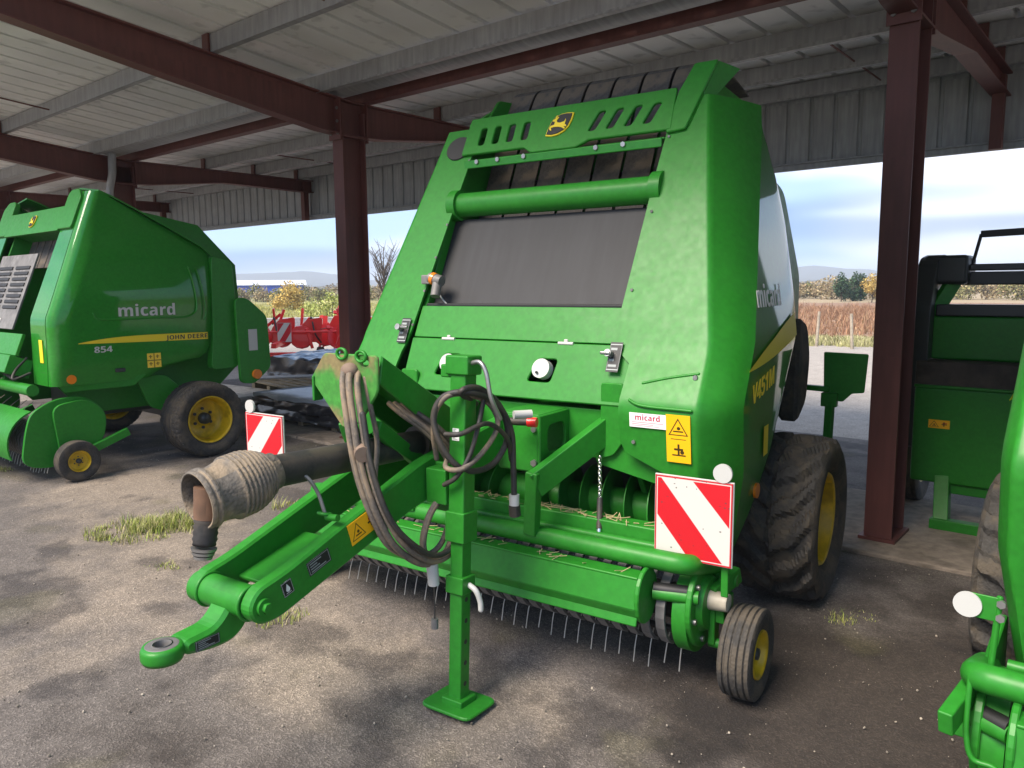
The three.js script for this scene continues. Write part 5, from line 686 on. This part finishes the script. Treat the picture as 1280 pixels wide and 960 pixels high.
function tree(name, label, cat, [x, z], h, w, seed, tones, opt = {}) {
  const { n = 900, size = 0.09, trunk = 0.25, group, bare = 0 } = opt; const t = thing(name, label, cat, [x, -0.12, z], 0, group), r = rng(seed); const limbs = [rod([0, 0, 0], [0.04 * h, h * 0.55, 0], 0.022 * h, 0.012 * h, 7)];
  for (let i = 0; i < (bare ? 26 : 8); i++) { const a = r() * 6.283, y0 = h * (0.2 + 0.35 * r()), l = h * (0.25 + 0.28 * r()), p1 = V(0.02 * h + Math.cos(a) * l * 0.55 * w / h * 1.3, y0 + l * 0.75, Math.sin(a) * l * 0.55 * w / h * 1.3); limbs.push(rod([0.02 * h, y0, 0], p1, 0.009 * h, 0.004 * h, 5)); if (bare) for (let k = 0; k < 4; k++) { const b = r() * 6.283, q = V(0.02 * h, y0, 0).lerp(p1, 0.4 + 0.6 * r()); limbs.push(rod(q, q.clone().add(V(Math.cos(b) * l * 0.22, l * (0.15 + 0.2 * r()), Math.sin(b) * l * 0.22)), 0.004 * h, 0.0015 * h, 4)); } }
  mesh('trunk', limbs, bark, t); const cr = mesh('crown', leaves(n, w / 2, h * (1 - trunk) / 2, w / 2, seed + 1, tones, size, 12), M_leaf, t, true); cr.position.y = h * (trunk + (1 - trunk) / 2); return t;
}
{
  // hills on the skyline
  const ridge = (d, h0, h1, seed, c, name) => { const N = 160, pos = [], idx = []; for (let i = 0; i <= N; i++) { const b = lerp(-15, 95, i / N); const [x, z] = at(b, d), [x2, z2] = at(b, d * 1.35); const h = h0 + (h1 - h0) * fbm(b * 0.16, 3, seed, 4) + 2 * fbm(b * 1.5, 9, seed + 2, 3); pos.push(x, -1, z, x, h * 0.3, z, lerp(x, x2, 0.4), h, lerp(z, z2, 0.4), x2, 0, z2); } for (let i = 0; i < N; i++) for (let k = 0; k < 3; k++) { const a = i * 4 + k; idx.push(a, a + 1, a + 5, a, a + 5, a + 4); } const g = new THREE.BufferGeometry(); g.setAttribute('position', new THREE.Float32BufferAttribute(pos, 3)); g.setIndex(idx); g.computeVertexNormals(); structure(name, g, std({ color: c, map: grainMap, roughness: 1 })); };
  ridge(1500, 12, 44, 501, LIN(0.13, 0.125, 0.08), 'hills'); ridge(520, 0.5, 4.2, 509, LIN(0.12, 0.11, 0.08), 'far_hedges');
  const fan = (b0, b1, d0, d1, y, mat, name) => { const pts = []; const N = 24, pos = [], idx = []; for (let i = 0; i <= N; i++) { const b = lerp(b0, b1, i / N), k = 1 + 0.08 * (fbm(b * 0.8, 2, 77, 3) - 0.5); const [x, z] = at(b, d0 * k), [x2, z2] = at(b, d1 * k); pos.push(x, y, z, x2, y, z2); } for (let i = 0; i < N; i++) idx.push(i * 2, i * 2 + 2, i * 2 + 3, i * 2, i * 2 + 3, i * 2 + 1); const g = new THREE.BufferGeometry(); g.setAttribute('position', new THREE.Float32BufferAttribute(pos, 3)); g.setIndex(idx); g.computeVertexNormals(); structure(name, g, mat); };
  fan(44, 80, 34, 160, -0.03, std({ color: LIN(0.36, 0.33, 0.12), map: grainMap, roughness: 1 }), 'meadow');
  fan(-12, 40, 24.5, 75, -0.03, std({ color: LIN(0.34, 0.21, 0.13), map: grainMap, roughness: 1 }), 'brown_field');
  fan(-12, 40, 75, 160, -0.03, std({ color: LIN(0.44, 0.34, 0.20), map: grainMap, roughness: 1 }), 'stubble_field');
  // rough dead growth on the brown field, pale verge, meadow grass
  const clump = (name, label, cat, n, b0, b1, d0, d1, h, tones, seed, w = 0.25) => { const g = bladesGeo(26, w, w, h, seed, tones, 0.5); { const p = g.attributes.position; for (let i = 0; i < p.count; i += 2) { const cx = (p.getX(i) + p.getX(i + 1)) / 2, cz = (p.getZ(i) + p.getZ(i + 1)) / 2; for (let k = 0; k < 2; k++) { p.setX(i + k, cx + (p.getX(i + k) - cx) * 5); p.setZ(i + k, cz + (p.getZ(i + k) - cz) * 5); } } } const im = new THREE.InstancedMesh(g, M_grass, n), r = rng(seed + 1), m = new THREE.Matrix4(), q = new THREE.Quaternion(); for (let i = 0; i < n; i++) { const b = lerp(b0, b1, r()), d = lerp(d0, d1, Math.pow(r(), 0.8)), [x, z] = at(b, d), s = 0.6 + 0.8 * r(); q.setFromAxisAngle(V(0, 1, 0), r() * 6.28); m.compose(V(x, -0.04, z), q, V(s, s * (0.6 + 0.8 * fbm(x * 0.25, z * 0.25, 91, 3)), s)); im.setMatrixAt(i, m); const k = 0.7 + 0.5 * r(); im.setColorAt(i, LIN(k, k, k)); } im.name = name; im.castShadow = im.receiveShadow = true; tag(im, label, cat, null, 'stuff'); scene.add(im); };
  clump('dead_growth', 'reddish brown dead growth covering the field behind the shed', 'dead growth', 2600, 0, 27, 26, 60, 0.42, [[0.34, 0.19, 0.11], [0.28, 0.16, 0.10], [0.40, 0.27, 0.15]], 601, 0.35);
  clump('dry_verge_grass', 'pale dry grass along the yard edge by the fence', 'dry grass', 1300, 0, 27, 22.6, 25.5, 0.34, [[0.50, 0.44, 0.26], [0.40, 0.38, 0.18], [0.30, 0.30, 0.12]], 611);
  clump('meadow_grass', 'yellow green rough meadow grass behind the red machines', 'meadow grass', 1600, 46, 66, 36, 85, 0.35, [[0.42, 0.38, 0.12], [0.36, 0.36, 0.10], [0.30, 0.28, 0.09]], 621, 0.4);
  // fence posts with wires
  for (const [b, d, h, l] of [[18.35, 22.5, 0.95, 0.05], [16.05, 21.8, 0.92, -0.06], [13.2, 21.6, 0.95, 0.02], [10.3, 21.4, 0.9, 0.04], [21.5, 22.8, 0.92, 0.0]]) { const [x, z] = at(b, d); const m = mesh('fence_post', rod([0, -0.1, 0], [l, h, 0.02], 0.042, 0.035, 8), std({ color: LIN(0.55, 0.47, 0.36), map: grainMap, roughness: 0.95 }), null); m.position.set(x, -0.04, z); tag(m, 'pale weathered fence post at the brown field edge', 'fence post', 'fence posts along the field'); }
  // hedgerow on the right
  const tan = [[0.30, 0.22, 0.13], [0.36, 0.29, 0.16], [0.24, 0.2, 0.11]], olive = [[0.20, 0.19, 0.07], [0.26, 0.23, 0.09], [0.15, 0.16, 0.06]], dark = [[0.035, 0.075, 0.035], [0.05, 0.10, 0.045], [0.03, 0.06, 0.03]], gold = [[0.5, 0.34, 0.08], [0.56, 0.40, 0.12], [0.40, 0.30, 0.10]];
  const rr = rng(71); for (let b = 2, k = 0; b < 26; b += 0.8, k++) tree('hedge_shrub', 'bare brownish shrub in the hedgerow beyond the brown field', 'shrub', at(b + 0.4 * rr(), 88 + 10 * rr()), 1.6 + 1.0 * rr(), 3.2 + 1.4 * rr(), 700 + k * 7, k % 3 ? tan : olive, { n: 900, size: 0.12, trunk: -0.12, group: 'hedgerow shrubs' });
  [[16.9, 80, 2.6, 1.5], [16.2, 82, 3.0, 1.7], [15.7, 83, 2.8, 1.5]].forEach(([b, d, h, w], k) => tree('conifer', 'dark green conifer in the hedgerow beyond the brown field', 'conifer', at(b, d), h, w, 810 + k * 5, dark, { n: 1500, size: 0.1, trunk: -0.1, group: 'hedgerow conifers' }));
  tree('golden_tree', 'golden leaved small tree at the hedgerow beside the conifers', 'tree', at(15.0, 76), 2.4, 2.2, 850, gold, { n: 1200, size: 0.08, trunk: 0.1 });
  // left view: golden bush, hedge, leafy shrubs, blue building, bare tree
  tree('golden_bush', 'rounded golden bush in the meadow beside the blue building', 'bush', at(56.0, 62), 2.15, 2.9, 900, gold, { n: 3000, size: 0.075, trunk: -0.15 });
  for (let b = 49.5, k = 0; b < 61; b += 0.8, k++) tree('hedge_shrub', 'dark olive shrub in the hedge across the meadow', 'shrub', at(b + 0.3 * rr(), 96 + 12 * rr()), 1.7 + 0.7 * rr(), 3.2, 920 + k * 3, k % 2 ? olive : tan, { n: 700, size: 0.12, trunk: -0.12, group: 'meadow hedge shrubs' });
  [[53.9, 42, 1.35], [53.1, 40, 1.5], [52.5, 41, 1.3], [54.6, 44, 1.0]].forEach(([b, d, h], k) => tree('leafy_shrub', 'pale green leafy shrub behind the red tedders', 'shrub', at(b, d), h, 1.5, 960 + k * 3, [[0.42, 0.44, 0.12], [0.30, 0.36, 0.10], [0.5, 0.5, 0.2]], { n: 600, size: 0.06, trunk: -0.1, group: 'leafy shrubs' }));
  tree('bare_tree', 'thin bare tree with fine twigs right of the left post', 'tree', at(49.4, 58), 5.4, 2.6, 980, tan, { n: 160, size: 0.04, trunk: 0.2, bare: 1 });
  { const [x, z] = at(59.2, 175); const b = thing('farm_building', 'long low blue walled building with white roof far across the meadow', 'building', [x, -0.1, z], THREE.MathUtils.degToRad(57)); const w = mesh('wall', bx(26, 2.4, 10, 0, 1.2, 0, 0), std({ color: LIN(0.05, 0.11, 0.55), roughness: 0.6 }), b); mesh('roof', ext([[-5.4, 2.4], [5.4, 2.4], [0, 3.5]], 26.6, { bevel: 0 }).rotateY(Math.PI / 2), std({ color: LIN(0.5, 0.52, 0.55), roughness: 0.6 }), b); mesh('base_band', bx(26.06, 0.6, 10.06, 0, 0.3, 0, 0), M.fascia, b); }
  // low concrete block wall behind the red machines
  { const [x, z] = at(55.5, 31); const wl = thing('block_wall', 'low pale concrete block wall behind the red tedders', 'wall', [x, -0.03, z], THREE.MathUtils.degToRad(56)); for (let i = 0; i < 12; i++) mesh('block', bx(1.18, 0.55, 0.5, -7.2 + i * 1.2, 0.27, 0, 0.02), std({ color: LIN(0.5 + 0.06 * Math.sin(i * 3), 0.47 + 0.05 * Math.sin(i * 3), 0.44), map: grainMap, roughness: 0.95 }), wl); }
}
renderer.render(scene, camera);
